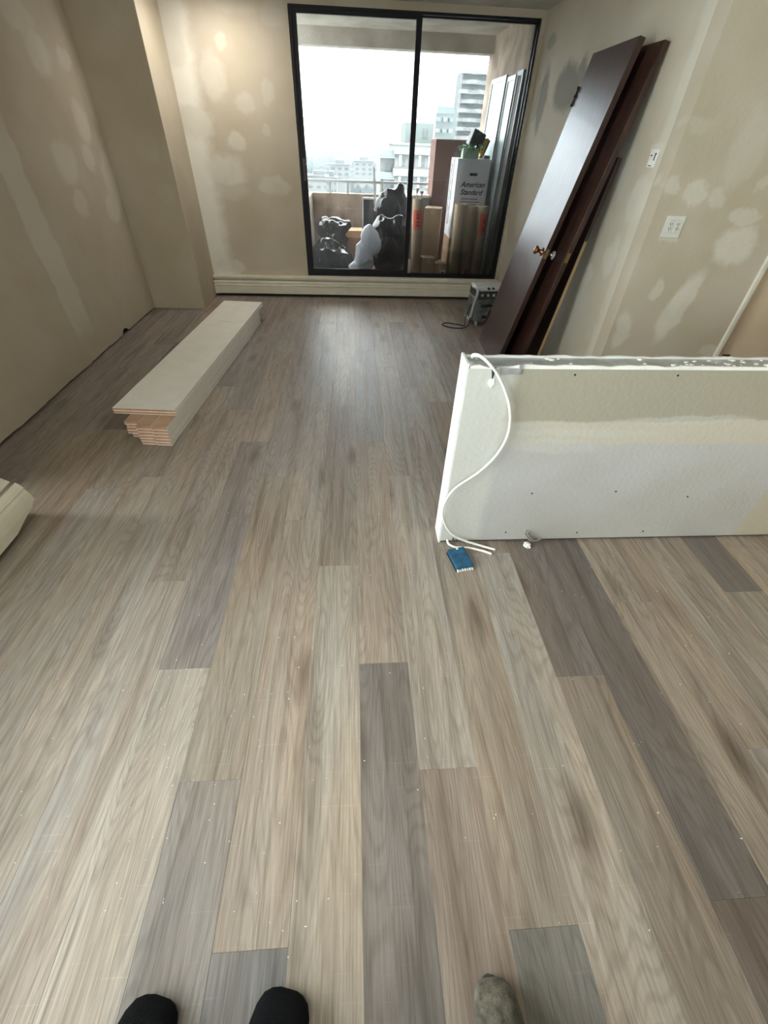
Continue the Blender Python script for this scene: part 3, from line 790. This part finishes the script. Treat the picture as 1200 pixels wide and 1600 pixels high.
# ------------------------------------------------------------------ outlet, cover plate
ou = tag(empty('wall_outlet', (1.838, 2.8255, 1.05)), 'white double outlet plate on the patched return wall', 'outlet')
boxo('plate', -.056, .056, -.006, 0, 0, .106, mat('white_plate', (.66, .65, .60), .4), ou, .002)
for x in (-.02, .024):
    r_ = boxo('receptacle', x - .017, x + .017, -.0085, -.005, .022, .084, mat('white_plate', (.66, .65, .60), .4), ou, .0015)
    for z in (.040, .062):
        b = MB(); b.box(x - .007, x - .004, -.0092, -.008, z, z + .010); b.box(x + .004, x + .007, -.0092, -.008, z, z + .010); b.box(x - .002, x + .002, -.0092, -.008, z - .006, z - .002); b.build('slot', M_BLKP, r_)
sw = tag(empty('switch_box', (1.699, 3.035, 1.40)), 'plaster-smeared switch box on the right wall above the leaning panel', 'switch')
boxo('plate', -.004, 0, -.040, .040, -.045, .035, M_PLASTER, sw, .001)
b = MB(); b.box(-.007, -.003, -.022, -.017, -.015, .016); b.box(-.007, -.003, -.030, -.016, .013, .018); b.build('slot', M_BLKP, sw)
boxo('slot', -.007, -.003, .010, .024, .004, .009, M_BLKP, sw); boxo('slot', -.006, -.003, -.010, .022, -.040, -.036, M_BLKP, sw)

# ------------------------------------------------------------------ debris
b = MB()
for i in range(260):
    x, y = random.uniform(-1.2, 1.5), random.uniform(.05, 1.9)
    if i < 60: x, y = random.gauss(-.45, .2), random.uniform(.1, .8)
    s = random.uniform(.0004, .0010)
    M = Matrix.Translation((x, y, s * .8)) @ Matrix.Rotation(random.uniform(0, 6.3), 4, 'Z')
    if .34 < x < 2 and y > 1.33: continue
    b.box(-s * random.uniform(1, 3), s * random.uniform(1, 3), -s, s, -s * .8, s * .8, 0, 0, M)
tag(b.build('plaster_specks', M_PLASTER), 'tiny white plaster specks scattered over the plank floor', 'debris', kind='stuff')

# ------------------------------------------------------------------ feet at the camera
def shoe_mesh(L, W, H, toe_h, M, b=None):
    """lofted shoe; local +y points to the toe tip at y = 0, heel at y = -L"""
    b = b or MB()
    secs = [(0.0, .30, .35), (.015, .55, .62), (.05, .78, .85), (.12, .93, 1.0), (.22, 1.0, 1.08), (.34, 1.0, 1.3), (.48, .92, 1.75), (.62, .80, 2.3), (.75, .74, 2.6), (.88, .72, 2.6), (.97, .58, 2.4), (1.0, .35, 2.0)]
    rings = []
    for s_, wf, hf in secs:
        ring = []
        hw, hh = W / 2 * wf, toe_h * hf
        for k in range(16):
            th = 2 * math.pi * k / 16
            cx, sx = math.cos(th), math.sin(th)
            x = hw * (abs(cx) ** .8) * (1 if cx >= 0 else -1)
            z = hh * .45 + (hh * .55 * (abs(sx) ** .9) if sx > 0 else -hh * .45 * (abs(sx) ** .45))
            ring.append(b.bm.verts.new((x, -L * s_, max(z, 0))))
        rings.append(ring)
    for p, q in zip(rings, rings[1:]):
        for j in range(16): b.bm.faces.new((p[j], p[(j + 1) % 16], q[(j + 1) % 16], q[j])).smooth = True
    b.bm.faces.new(rings[0][::-1]); b.bm.faces.new(rings[-1])
    if M is not None: bmesh.ops.transform(b.bm, matrix=M, verts=b.bm.verts)
    return b
def leg(parent, M, m, h=.46):
    b = MB(); b.tube([(0, -.20, .07), (0, -.205, .15), (0, -.20, .25), (0, -.19, .36), (0, -.18, h)], [.050, .054, .060, .066, .068], 16)
    bmesh.ops.transform(b.bm, matrix=M, verts=b.bm.verts)
    b.build('trouser_leg', m, parent)
pe = tag(empty('person', (-.31, -.2, 0)), 'standing person in black socks and black trousers, only toe tips showing', 'person')
for tx, ty, rz in ((-.445, .018, -16), (-.168, .014, -14)):
    M = Matrix.Translation((tx + .31, ty + .2, 0)) @ Matrix.Rotation(R(rz), 4, 'Z')
    bm_ = shoe_mesh(.27, .128, .1, .058, M); bm_.build('sock', M_SOCK, pe, smooth=True)
    leg(pe, M, mat('black_trouser', (.01, .01, .011), .9))
p2 = tag(empty('person', (.27, -.2, 0)), 'person in a dusty grey-brown work shoe, only the toe showing', 'person')
M = Matrix.Translation((.285 - .27, .012 + .2, 0)) @ Matrix.Rotation(R(2), 4, 'Z')
bm_ = shoe_mesh(.28, .104, .1, .052, M @ Matrix.Translation((0, -.006, .014))); sh = bm_.build('work_shoe', M_SHOE, p2, smooth=True)
b = MB(); prof = []
for k in range(28):
    th = 2 * math.pi * k / 28
    prof.append((.053 * math.cos(th) * (1 if math.sin(th) > 0 else .8), -.142 + .142 * math.sin(th)))
b.prism(prof, 0, .016, 'Z'); bmesh.ops.transform(b.bm, matrix=M, verts=b.bm.verts); b.build('sole', M_SOLE, sh)
b = MB()
for yy in (-.09, -.115, -.14): b.tube([(-.03, yy, .082 + (-yy - .09) * .5), (0, yy - .003, .091 + (-yy - .09) * .5), (.03, yy, .082 + (-yy - .09) * .5)], .003, 6)
bmesh.ops.transform(b.bm, matrix=M, verts=b.bm.verts); b.build('laces', M_SOLE, sh)
leg(p2, M, mat('grey_work_trouser', (.07, .07, .065), .9))

# ------------------------------------------------------------------ balcony
BF = .15
struct(boxo('balcony_floor', -.75, 1.78, 5.62, 7.35, -.05, BF, M_CONC))
struct(boxo('balcony_ceiling', -.75, 1.78, 5.62, 7.35, 2.33, 2.5, M_CONCP))
struct(boxo('balcony_beam', -.75, 1.66, 7.15, 7.35, 2.185, 2.33, M_CONCP))
b = MB(); b.box(-.68, 1.66, 7.2, 7.33, BF, .83); struct(b.build('balcony_parapet', M_CONC))
b = MB(); b.box(-.68, -.54, 5.62, 7.2, BF, .83); struct(b.build('balcony_parapet_side', M_CONC))
struct(boxo('balcony_wall', 1.66, 1.78, 5.62, 7.35, BF, 2.33, M_CONC))
rl = tag(empty('balcony_railing', (0, 7.26, .83)), 'grey steel handrail on short posts along the parapet', 'railing')
b = MB(); b.box(-.64, 1.62, -.02, .02, .115, .145, .003); b.build('handrail', M_RAIL, rl)
b = MB(); b.box(-.64, -.60, -1.6, -.02, .115, .145, .003); b.build('handrail', M_RAIL, rl)
for x in (-.62, -.30, -.06, .62, 1.3):
    b = MB(); b.box(x - .014, x + .014, -.014, .014, 0, .115); b.build('post', M_RAIL, rl)

def bag(name, loc, blobs, label, seed, m=M_BAG, group='bin bags heaped on the balcony', wr=1.0, gather=None):
    """bag film: outermost reach of a few soft lumps around a centre, creased"""
    root = tag(empty(name, loc), label, 'bag', group)
    b = MB()
    v = bmesh.ops.create_icosphere(b.bm, subdivisions=6, radius=1)['verts']
    org = Vector(blobs[0][0])
    for q in v:
        d = q.co.normalized()
        best = 0.0
        for c, r in blobs:
            o_ = Vector(((org[k] - c[k]) / r[k] for k in range(3))); dd = Vector((d[k] / r[k] for k in range(3)))
            A, B, C_ = dd.dot(dd), 2 * o_.dot(dd), o_.dot(o_) - 1
            disc = B * B - 4 * A * C_
            if disc > 0:
                t = (-B + math.sqrt(disc)) / (2 * A)
                best = max(best, t)
        p = org + d * best
        w1 = 1 - abs(mnoise.noise(p * 7 + Vector((seed, 0, 0)))) * 2
        w2 = 1 - abs(mnoise.noise(Vector((p.x * 16, p.y * 16, p.z * 6)) + Vector((0, seed, 0)))) * 2
        w3 = mnoise.noise(p * 4 + Vector((seed, seed, 3)))
        p += d * wr * (.030 * w1 + .010 * w2 + .022 * w3)
        if gather:
            gz, gs = gather
            if p.z > gz:
                ang = math.atan2(p.y, p.x)
                p += Vector((d.x, d.y, 0)) * gs * math.sin(ang * 11 + seed)
        q.co = Vector((p.x, p.y, max(p.z, 0.0)))
    b.build('film', m, root, smooth=True)
    return root
bag('garbage_bag', (-.27, 5.89, BF), [((0, 0, .13), (.235, .17, .17)), ((-.02, 0, .22), (.15, .12, .12)), ((.15, -.02, .08), (.09, .13, .10))], 'black garbage bag slumped low in the balcony corner', 1.3)
bag('garbage_bag', (-.24, 6.30, BF), [((0, 0, .22), (.15, .14, .24)), ((-.11, 0, .40), (.09, .12, .10)), ((.05, 0, .42), (.14, .12, .075)), ((.14, 0, .43), (.07, .06, .05))], 'black garbage bag with bulging top behind the low slumped bag', 4.1)
bag('garbage_bag', (.43, 5.97, BF), [((0, 0, .22), (.20, .17, .26)), ((-.06, 0, .44), (.14, .12, .13)), ((.10, 0, .40), (.13, .13, .18))], 'full black garbage bag with folded rim beside the mullion', 7.7)
bag('garbage_bag', (.45, 6.36, BF), [((0, 0, .40), (.20, .13, .38)), ((-.10, 0, .50), (.09, .08, .17)), ((.10, 0, .62), (.10, .07, .18)), ((.115, 0, .73), (.065, .05, .11))], 'tall black garbage bag with an upright ear behind the full bag', 9.4)
bag('plastic_bag', (.12, 5.71, BF), [((0, 0, .20), (.10, .045, .20)), ((.05, 0, .36), (.085, .04, .17)), ((-.07, 0, .08), (.10, .045, .10)), ((.12, 0, .36), (.07, .04, .12))], 'crumpled whitish see-through plastic bag slumped against black bags', 3.3, m=M_CLEAR, wr=.8)
# pale strips
for k, (x0, z0, x1, z1, lab) in enumerate(((.315, .62, .262, 1.15, 'taller pale trim strip standing behind the tall black bag'), (.415, .62, .362, 1.04, 'shorter pale trim strip standing behind the tall black bag'))):
    o = tag(empty('trim_strip', (x0, 6.565, BF)), lab, 'strip', 'pale strips behind the bags')
    b = MB(); b.prism([(-.013, 0), (.013, 0), (x1 - x0 + .013, z1 - BF), (x1 - x0 - .013, z1 - BF)], -.004, .004, 'Y'); b.build('strip', M_WHITEB, o)
# leaning sheet, brown planks
o = tag(empty('foam_board', (.40, 6.615, BF)), 'dark panel with pale edge standing behind the black bags', 'panel')
boxo('sheet', -.27, .28, -.02, .02, 0, .68, mat('charcoal_card', (.06, .062, .065), .8), o)
boxo('edge_strip', -.275, -.262, -.026, .026, 0, .70, M_WHITEB, o); boxo('edge_strip', -.27, .28, -.026, .026, .682, .70, M_WHITEB, o)
for k in range(4):
    tag(boxo('scrap_plank', -.14 + .01 * k, .125, 6.70 + .005 * k, 6.98, BF + k * .083, BF + k * .083 + .08, M_DECK if k < 3 else mat('fresh_pine', (.55, .33, .19), .7), None, .003),
        ['brown scrap plank at the bottom of the balcony pile', 'brown scrap plank second in the balcony pile', 'brown scrap plank third in the balcony pile', 'orange-tan scrap plank topmost in the balcony pile'][k], 'plank', 'scrap planks by the parapet')
# cardboard tubes
def ctube(x, y, r, h, lab, red=None, lean=0.0):
    o = tag(empty('cardboard_tube', (x, y, BF)), lab, 'tube', 'cardboard tubes behind the glass')
    b = MB(); n = 24
    def rg(rr, z): return [b.bm.verts.new((rr * math.cos(2 * math.pi * j / n) + lean * z, rr * math.sin(2 * math.pi * j / n), z)) for j in range(n)]
    rs = [rg(r, 0), rg(r, h), rg(r - .006, h), rg(r - .006, .01)]
    for p, q in zip(rs, rs[1:]):
        for j in range(n): b.bm.faces.new((p[j], p[(j + 1) % n], q[(j + 1) % n], q[j])).smooth = True
    b.bm.faces.new(rs[3]); b.bm.faces.new(rs[0][::-1])
    b.build('tube_wall', M_CARDT, o)
    if red:
        a0, a1, z0, z1 = red
        b = MB(); K = 10; A_, B_ = [], []
        for k in range(K + 1):
            th = R(a0 + (a1 - a0) * k / K)
            for lst, z in ((A_, z0), (B_, z1)): lst.append(b.bm.verts.new(((r + .0012) * math.cos(th) + lean * z, (r + .0012) * math.sin(th), z)))
        for k in range(K): b.bm.faces.new((A_[k], A_[k + 1], B_[k + 1], B_[k]))
        lb = b.build('red_label', M_RED, o)
        for zc in (z0 + (z1 - z0) * .28, z0 + (z1 - z0) * .66):
            for dz, a_, a2 in ((.014, .35, .62), (-.004, .42, .58), (-.018, .32, .66)):
                b = MB(); A_, B_ = [], []
                for k in range(5):
                    th = R(a0 + (a1 - a0) * (a_ + (a2 - a_) * k / 4))
                    for lst, z in ((A_, zc + dz), (B_, zc + dz + .009)): lst.append(b.bm.verts.new(((r + .002) * math.cos(th) + lean * z, (r + .002) * math.sin(th), z)))
                for k in range(4): b.bm.faces.new((A_[k], A_[k + 1], B_[k + 1], B_[k]))
                b.build('mark', M_INK, lb)
    return o
ctube(.745, 5.78, .058, .78, 'brown cardboard tube with red label beside the door mullion', (215, 330, .50, .68), -.03)
for dx, z in ((-.036, .83), (.034, .81)):
    o = tag(empty('furniture_leg', (.745 - .012 + dx * .75, 5.78, BF + .012)), 'white flared peg in the red-labelled tube, %s the mullion' % ('next to' if dx < 0 else 'away from'), 'peg', 'white pegs in the tube')
    b = MB(); b.lathe([(0, 0), (.006, 0), (.006, z - .02), (.018, z + .01), (.020, z + .025), (0, z + .027)], 12); b.build('peg', M_WHITEB, o)
ctube(1.215, 5.77, .062, .745, 'plain brown cardboard tube nearest the leaning carton', None, -.015)
ctube(1.348, 5.79, .062, .730, 'brown cardboard tube in the middle, red label near its foot', (235, 320, .02, .10), -.02)
ctube(1.480, 5.79, .060, .730, 'brown cardboard tube with red label next to the leaning frames', (240, 350, .46, .66), -.02)
# cartons
def carton(name, label, loc, rot, sx, sy, sz, m=M_CARD, flap=None, tape=True):
    o = tag(empty(name, loc), label, 'box'); o.rotation_euler = rot
    boxo('body', -sx / 2, sx / 2, -sy / 2, sy / 2, 0, sz, m, o, .004)
    if tape: boxo('tape', -.022, .022, -sy / 2 - .001, sy / 2 + .001, sz - .06, sz + .001, mat('packing_tape', (.50, .40, .28), .25), o)
    return o
carton('cardboard_box', 'long brown carton standing on end behind the tubes', (.945, 6.03, BF), (0, 0, R(-14)), .19, .20, .68)
cb_ = carton('cardboard_box', 'small brown carton on the balcony floor beside the red-labelled tube', (.885, 5.795, BF), (0, 0, R(5)), .15, .14, .22)
cc_ = carton('cardboard_box', 'small brown carton with white sticker below the long carton', (1.045, 5.765, BF), (0, 0, R(-6)), .135, .12, .17)
boxo('sticker', .0, .06, -.0625, -.060, .05, .10, M_WHITEB, cc_)
boxo('mark', .012, .048, -.0635, -.062, .068, .084, M_INK, cc_)
# the white toilet carton
AX, AY, AZ = 1.23, 6.35, .60
ab = tag(empty('toilet_carton', (1.16, 5.99, .531), 0), 'tall white carton with black script lettering among balcony clutter', 'box')
M_CARTS = mat('white_carton_side', (.72, .72, .76), .7, var=.03)
W_, D_, H_ = .37, .40, .744
boxo('body', 0, W_, 0, D_, 0, H_, M_WHITEB, ab, .004)
b = MB(); b.box(.15, .235, -.003, .001, .60, .625, .006); b.build('hand_hole', M_BLKP, ab)
def text(s, size, x, z, parent, name='lettering', shear=.35, off=.002, m=M_INK, rotz=0, y=-.002):
    cu = bpy.data.curves.new(name, 'FONT'); cu.body = s; cu.size = size; cu.shear = shear; cu.align_x = 'CENTER'; cu.extrude = .0005; cu.offset = off
    cu.materials.append(m)
    tmp = bpy.data.objects.new(name, cu); COL.objects.link(tmp)
    bpy.context.view_layer.update()
    me = bpy.data.meshes.new_from_object(tmp.evaluated_get(bpy.context.evaluated_depsgraph_get()))
    bpy.data.objects.remove(tmp)
    o = bpy.data.objects.new(name, me); link(o, parent)
    o.location = (x, y, z); o.rotation_euler = (R(90), R(-6) * 0, 0)
    return o
text('American', .070, .200, .500, ab, off=.0015)
text('Standard', .070, .190, .430, ab, off=.0015)
b = MB()
for i, (x0, x1, z) in enumerate(((.09, .28, .385), (.075, .30, .358), (.10, .27, .333), (.07, .14, .29), (.18, .21, .285), (.24, .26, .28), (.06, .12, .245), (.17, .20, .235), (.215, .27, .235), (.05, .13, .21), (.16, .20, .205), (.22, .28, .20))):
    x = x0
    while x < x1:
        w_ = random.uniform(.008, .02); b.box(x, min(x + w_, x1), -.0012, -.0004, z, z + .011); x += w_ + .004
b.build('fine_print', mat('grey_ink', (.16, .16, .18), .8), ab)['kind'] = 'stuff'
for z0, z1, y0, y1 in ((.60, .68, .24, .34), (.50, .56, .2, .32), (.36, .46, .22, .30), (.25, .30, .22, .33)): boxo('side_print', -.0012, -.0004, y0, y1, z0, z1, mat('pale_blue_ink', (.50, .54, .66), .8), ab)
b = MB(); b.tube(smooth_path([(-.004, .30, .745), (-.006, .30, .60), (-.006, .31, .42), (-.006, .30, .22), (-.006, .25, .12), (-.006, .20, .17), (-.006, .19, .40), (-.006, .18, .62), (-.004, .17, .745)], 6), .003, 6); b.build('cord_loop', M_INK, ab)
boxo('crate', 1.16, 1.53, 6.0, 6.39, BF, .53, M_CARD); tag(bpy.data.objects['crate'], 'brown carton under the white lettered carton', 'box')
# brown tall carton behind
tb_ = tag(empty('wardrobe_carton', (1.17, 6.92, BF), R(3)), 'tall dark brown carton standing at the parapet behind the white carton', 'box')
boxo('body', -.155, .24, -.12, .20, 0, 1.27, M_CARDD, tb_, .004)
boxo('top_flap', -.155, .24, -.12, .20, 1.272, 1.278, M_CARD, tb_)
tag(boxo('foam_sheet', .70, 1.0, 6.80, 6.98, .85, .875, mat('cream_foam', (.75, .66, .54), .8), None, .004), 'cream flat sheet lying on boxes near the parapet', 'sheet')
tag(boxo('storage_box', .70, 1.0, 6.78, 7.12, BF, .85, mat('grey_box', (.16, .165, .17), .8), None, .006), 'dark grey box under the cream sheet by the parapet', 'box')
# things on the white carton: leafy greens in a pale tray, black-and-yellow tool case
pl = tag(empty('plant_tray', (1.33, 6.075, 1.276)), 'pale green tray of leafy plants on top of the white carton', 'plant')
b = MB(); b.box(-.12, .06, -.055, .045, 0, .09, .01); b.build('tray', M_PALEG, pl)
for i in range(46):
    b = MB()
    L = random.uniform(.035, .06); wv = L * .3
    pts = [(0, 0, 0), (wv, L * .45, .012), (0, L, -.012), (-wv, L * .45, .012)]
    vv = [b.bm.verts.new(p) for p in pts]; c_ = b.bm.verts.new((0, L * .45, -.006))
    for k in range(4): b.bm.faces.new((vv[k], vv[(k + 1) % 4], c_))
    M = Matrix.Translation((random.uniform(-.14, .10), random.uniform(-.05, .02), random.uniform(.06, .12))) @ Matrix.Rotation(random.uniform(0, 6.28), 4, 'Z') @ Matrix.Rotation(random.uniform(-.5, .9), 4, 'X')
    bmesh.ops.transform(b.bm, matrix=M, verts=b.bm.verts); b.build('leaf', M_GREEN if i % 3 else M_PALEG, pl)
tcse = tag(empty('tool_case', (1.40, 6.29, 1.33)), 'black and yellow case tipped over behind the leafy tray', 'case'); tcse.rotation_euler = (0, R(22), R(4))
boxo('shell', -.12, .03, -.07, .07, 0, .17, mat('black_case', (.02, .022, .022), .5), tcse, .01)
b = MB(); b.prism([(.031, .14), (.075, .16), (.085, .02), (.06, -.02), (.045, .04), (.031, .0)], -.055, .055, 'Y'); b.build('yellow_lid', M_YEL, tcse)
boxo('black_rim', .085, .098, -.06, .06, -.02, .15, M_BLKP, tcse, .003)
tag(boxo('foil_wrap', 1.455, 1.525, 6.03, 6.12, 1.2765, 1.31, M_CHROME, None, .012), 'crumpled silver wrap on the white carton by the leaning frames', 'wrap')
# leaning closet-door frames
for k, (y, xb, xt, H, lab) in enumerate(((6.22, 1.56, 1.612, 1.80, 'leaning mirror door with pale grey frame beside the white carton'), (5.905, 1.585, 1.622, 1.78, 'leaning grey framed glass door between mirror door and patio frame'), (5.685, 1.60, 1.63, 1.80, 'dark grey framed screen door leaning closest to the patio frame'))):
    o = tag(empty('closet_door', (xb, y, BF)), lab, 'door panel', 'framed doors leaning on the balcony wall')
    lean = math.atan2(xt - xb, H)
    wd = (.62, .30, .20)[k]
    M = Matrix.Rotation(lean, 4, 'Y')
    b = MB(); t = .022
    b.box(0, t, 0, .035, 0, H); b.box(0, t, wd - .035, wd, 0, H); b.box(0, t, .035, wd - .035, 0, .035); b.box(0, t, .035, wd - .035, H - .035, H)
    bmesh.ops.transform(b.bm, matrix=M, verts=b.bm.verts); b.build('frame', [M_ALU, M_ALU, mat('dark_alu', (.07, .075, .075), .45, metal=.3)][k], o)
    b = MB(); b.box(t * .3, t * .7, .035, wd - .035, .035, H - .035); bmesh.ops.transform(b.bm, matrix=M, verts=b.bm.verts); b.build('pane', [M_MIRROR, M_MIRROR, mat('dark_screen', (.05, .055, .055), .7)][k], o)

# ------------------------------------------------------------------ the city outside
def at(x40, z40, D):   # a direction given as offsets at 40 m, carried out to distance D
    return (x40 * D / 40.0, 1.45 + (z40 - 1.45) * D / 40.0)
M_GROUND = mat('city_ground', (.05, .062, .055), .95, scale=.02, col2=(.09, .10, .095))
struct(boxo('ground', -1500, 1500, 12, 2500, -46, -45, M_GROUND))
b = MB(); prev = None
hp = [(-1500, -45)] + [(x, -22 + 7 * mnoise.noise(Vector((x * .004, 0, 0)))) for x in range(-1450, 1500, 50)] + [(1500, -45)]
b.prism(hp, 1050, 1500, 'Y'); struct(b.build('hills', mat('forest_hill', (.05, .075, .06), .95, scale=.05, col2=(.10, .13, .11))))
M_FAC = mat('facade_grey', (.15, .157, .155), .8, var=.03, scale=.4)
M_WIN = mat('window_glass_far', (.045, .058, .062), .2, var=.3, scale=2)
M_GLT = mat('tower_glass', (.055, .085, .09), .15, var=.2, scale=.3)
# the slab block across the street
D = 95
bx0, bz = at(2.08, -.4, D); bx1, _ = at(8.5, 0, D); _, roofz = at(0, .92, D); wx0, wz = at(.0, 0, D)
AP = tag(empty('apartment_block', (bx0, D, -45)), 'white apartment block with balcony bands across the street', 'building')
H = roofz + 45
mid, _ = at(3.1, 0, D); mid -= bx0
boxo('wall', mid, bx1 - bx0, 0, 16, 0, H, M_FAC, AP)
_, lowz = at(0, .35, D)
boxo('wing', 0, mid, 1.5, 14, 0, lowz + 45, M_FAC, AP)
FH = 2.9
for k in range(6):
    z = H - .3 - k * FH
    boxo('slab_band', mid - .3, bx1 - bx0 + .3, -1.2, 0, z - .9, z + .1 if k else z + .3, M_FAC, AP)
    nwin = 7
    for j in range(nwin):
        x = mid + .7 + j * (bx1 - bx0 - mid - 1) / nwin
        o = boxo('window', x, x + 1.15, -.08, .02, z - 2.55, z - 1.0, M_WIN, AP)
        boxo('curtain', x + .06, x + .45, -.12, -.085, z - 2.5, z - 1.05, M_WHITEB, o)
for k in range(4):
    z = lowz + 45 - .2 - k * FH
    boxo('balcony_slab', -.9, mid, -.4, 1.5, z - .25, z, M_FAC, AP)
    if k: boxo('window', .9, mid - .3, 1.4, 1.55, z + .35, z + 1.9, M_WIN, AP)
    boxo('balcony_front', -.9 if k else .2, mid, -.45, -.35, z, z + .8, mat('balcony_glass', (.11, .125, .125), .3), AP)
px0, pz = at(3.9, 2.13, D); px1, _ = at(5.95, 0, D)
boxo('penthouse', px0 - bx0, px1 - bx0, 3, 12, H, pz + 45, mat('penthouse_grey', (.095, .115, .11), .8), AP)
boxo('penthouse_window', px0 - bx0 + 3.1, px0 - bx0 + 3.9, 2.9, 3.0, H + .9, H + 2.2, M_WIN, AP)
boxo('roof_coping', mid - .4, bx1 - bx0 + .4, -1.4, 16, H, H + .25, M_FAC, AP)
boxo('downpipe', (bx1 - bx0) * .72, (bx1 - bx0) * .72 + .2, -1.35, -1.2, 4, H, mat('pipe_grey', (.4, .42, .42), .6), AP)
# glass tower
D = 200
gx0, gz = at(5.85, 2.63, D); gx1, _ = at(7.2, 0, D)
GT = tag(empty('glass_tower', (gx0, D, -45)), 'distant blue-green glass tower behind the white block', 'building')
gw = gx1 - gx0
boxo('core', 0, gw, 0, 12, 0, gz + 45, M_GLT, GT)
boxo('crown', .3, gw - .5, -.3, 10, gz + 45, gz + 46.8, mat('crown_glass', (.09, .115, .115), .4), GT)
for k in range(8):
    z = gz + 43 - k * 2.9
    for j in range(3):
        x = .2 + j * gw / 3
        boxo('balcony', x, x + gw / 3 - .9, -1.3, 0, z, z + 1.05, M_FAC if (k + j) % 2 else mat('pale_aqua', (.09, .13, .13), .5), GT)
# round-balcony tower
D = 250
tx0, tz = at(7.3, 4.9, D); tx1, _ = at(8.9, 0, D)
CT = tag(empty('curved_tower', (tx0, D, -45)), 'pale high-rise tower with rounded balconies next to the concrete wall', 'building')
tw = tx1 - tx0
boxo('core', 0.8, tw + 4, 0, 14, 0, tz + 44, mat('tower_recess', (.05, .062, .062), .7), CT)
for k in range(15):
    z = tz + 43.0 - k * 2.9
    b = MB(); N = 24; pr = []
    for j in range(N + 1): x = (tw + 4) * j / N; pr.append((x, -2.4 - 1.3 * math.sin(j / N * math.pi * 4 + (k % 2) * math.pi)))
    b.prism(pr + [(tw + 4, 0.2), (0, .2)], z, z + 1.25, 'Z'); b.build('balcony_band', M_FAC, CT)
# low-rises on the slope
rnd = random.Random(3)
LOW = [(-.9, -.35, 350, 13, 'pale stepped mid-rise with flat roof rising among the trees'), (-2.5, -1.06, 300, 13, 'wide grey flat-roofed block just beyond the railing'), (.85, -.1, 420, 15, 'pale apartment house beside the white block'), (-1.55, -1.15, 250, 5, 'narrow cream block seen through the railing')]
for i in range(22):
    LOW.append((rnd.uniform(-4.2, 1.9), 0, rnd.uniform(420, 1000), rnd.uniform(10, 22), 'small pale house among trees on the far slope'))
FOOT = [(at(1.0, 0, 95)[0], at(8.9, 0, 95)[0], 88, 115), (at(5.6, 0, 200)[0], at(7.4, 0, 200)[0], 194, 216), (at(7.0, 0, 250)[0], at(10.2, 0, 250)[0], 242, 268)]
for x40, z40, D, wd, lab in LOW:
    X, Zt = at(x40, z40, D)
    if any(X + wd / 2 + 1.5 > f0 and X - wd / 2 - 1.5 < f1 and D + 11 > g0 and D - 2 < g1 for f0, f1, g0, g1 in FOOT): continue
    FOOT.append((X - wd / 2 - .6, X + wd / 2 + .6, D - 1, D + 10))
    o = tag(empty('low_rise', (X, D, -45)), lab, 'building', 'houses on the far slope')
    hh = max(3, Zt + 45) if z40 else rnd.uniform(8, 17)
    boxo('wall', -wd / 2, wd / 2, 0, 9, 0, hh, mat('house_white', (.13, .137, .135), .8, var=.05, scale=.3), o)
    b = MB(); b.box(-wd / 2 - .4, wd / 2 + .4, -.5, 9.5, hh, hh + .7); b.box(-wd / 5, wd / 4, 2, 8, hh + .7, hh + 2.6); b.build('roof', mat('roof_grey', (.085, .095, .10), .8), o)
    for k in range(3):
        for j in range(3):
            zz = hh - 2.3 - k * 2.8
            if zz > 1: boxo('window', -wd / 2 + wd * (j + .25) / 3, -wd / 2 + wd * (j + .75) / 3, -.05, .05, zz, zz + 1.3, M_WIN, o)
# trees between and behind them
b = MB()
for i in range(3600):
    D = 1 / (1 / 300 - rnd.random() * (1 / 300 - 1 / 1045))
    x40 = rnd.uniform(-5, 9)
    X = x40 * D / 40
    g = -45
    h = rnd.uniform(8, 19)
    if any(X + h * .62 > f0 and X - h * .62 < f1 and D + h * .62 > g0 and D - h * .62 < g1 for f0, f1, g0, g1 in FOOT): continue
    base = g
    v = bmesh.ops.create_icosphere(b.bm, subdivisions=1, radius=1)['verts']
    rr = h * rnd.uniform(.28, .45)
    con = rnd.random() < .5
    for q in v:
        k = (q.co.z + 1) / 2
        f = (1 - .75 * k) * 1.25 if con else 1
        q.co = Vector((X + q.co.x * rr * f, D + q.co.y * rr * f, base + h * k + rnd.uniform(-.4, .4)))
tag(b.build('city_trees', mat('tree_foliage', (.018, .030, .030), .9, var=.4, scale=.1)), 'bluish green trees covering the slope beyond the railing', 'trees', kind='stuff')

# distant haze over the city
m = bpy.data.materials.new('city_haze'); m.use_nodes = True
n = m.node_tree; n.nodes.clear()
o_ = n.nodes.new('ShaderNodeOutputMaterial'); vsn = n.nodes.new('ShaderNodeVolumeScatter')
vsn.inputs['Color'].default_value = (.82, .93, 1.0, 1); vsn.inputs['Density'].default_value = .0003
n.links.new(vsn.outputs[0], o_.inputs['Volume'])
hz = boxo('haze', -900, 900, 130, 1700, -44.9, 90, m)
tag(hz, 'thin bluish haze hanging over the distant city', 'haze', kind='structure')
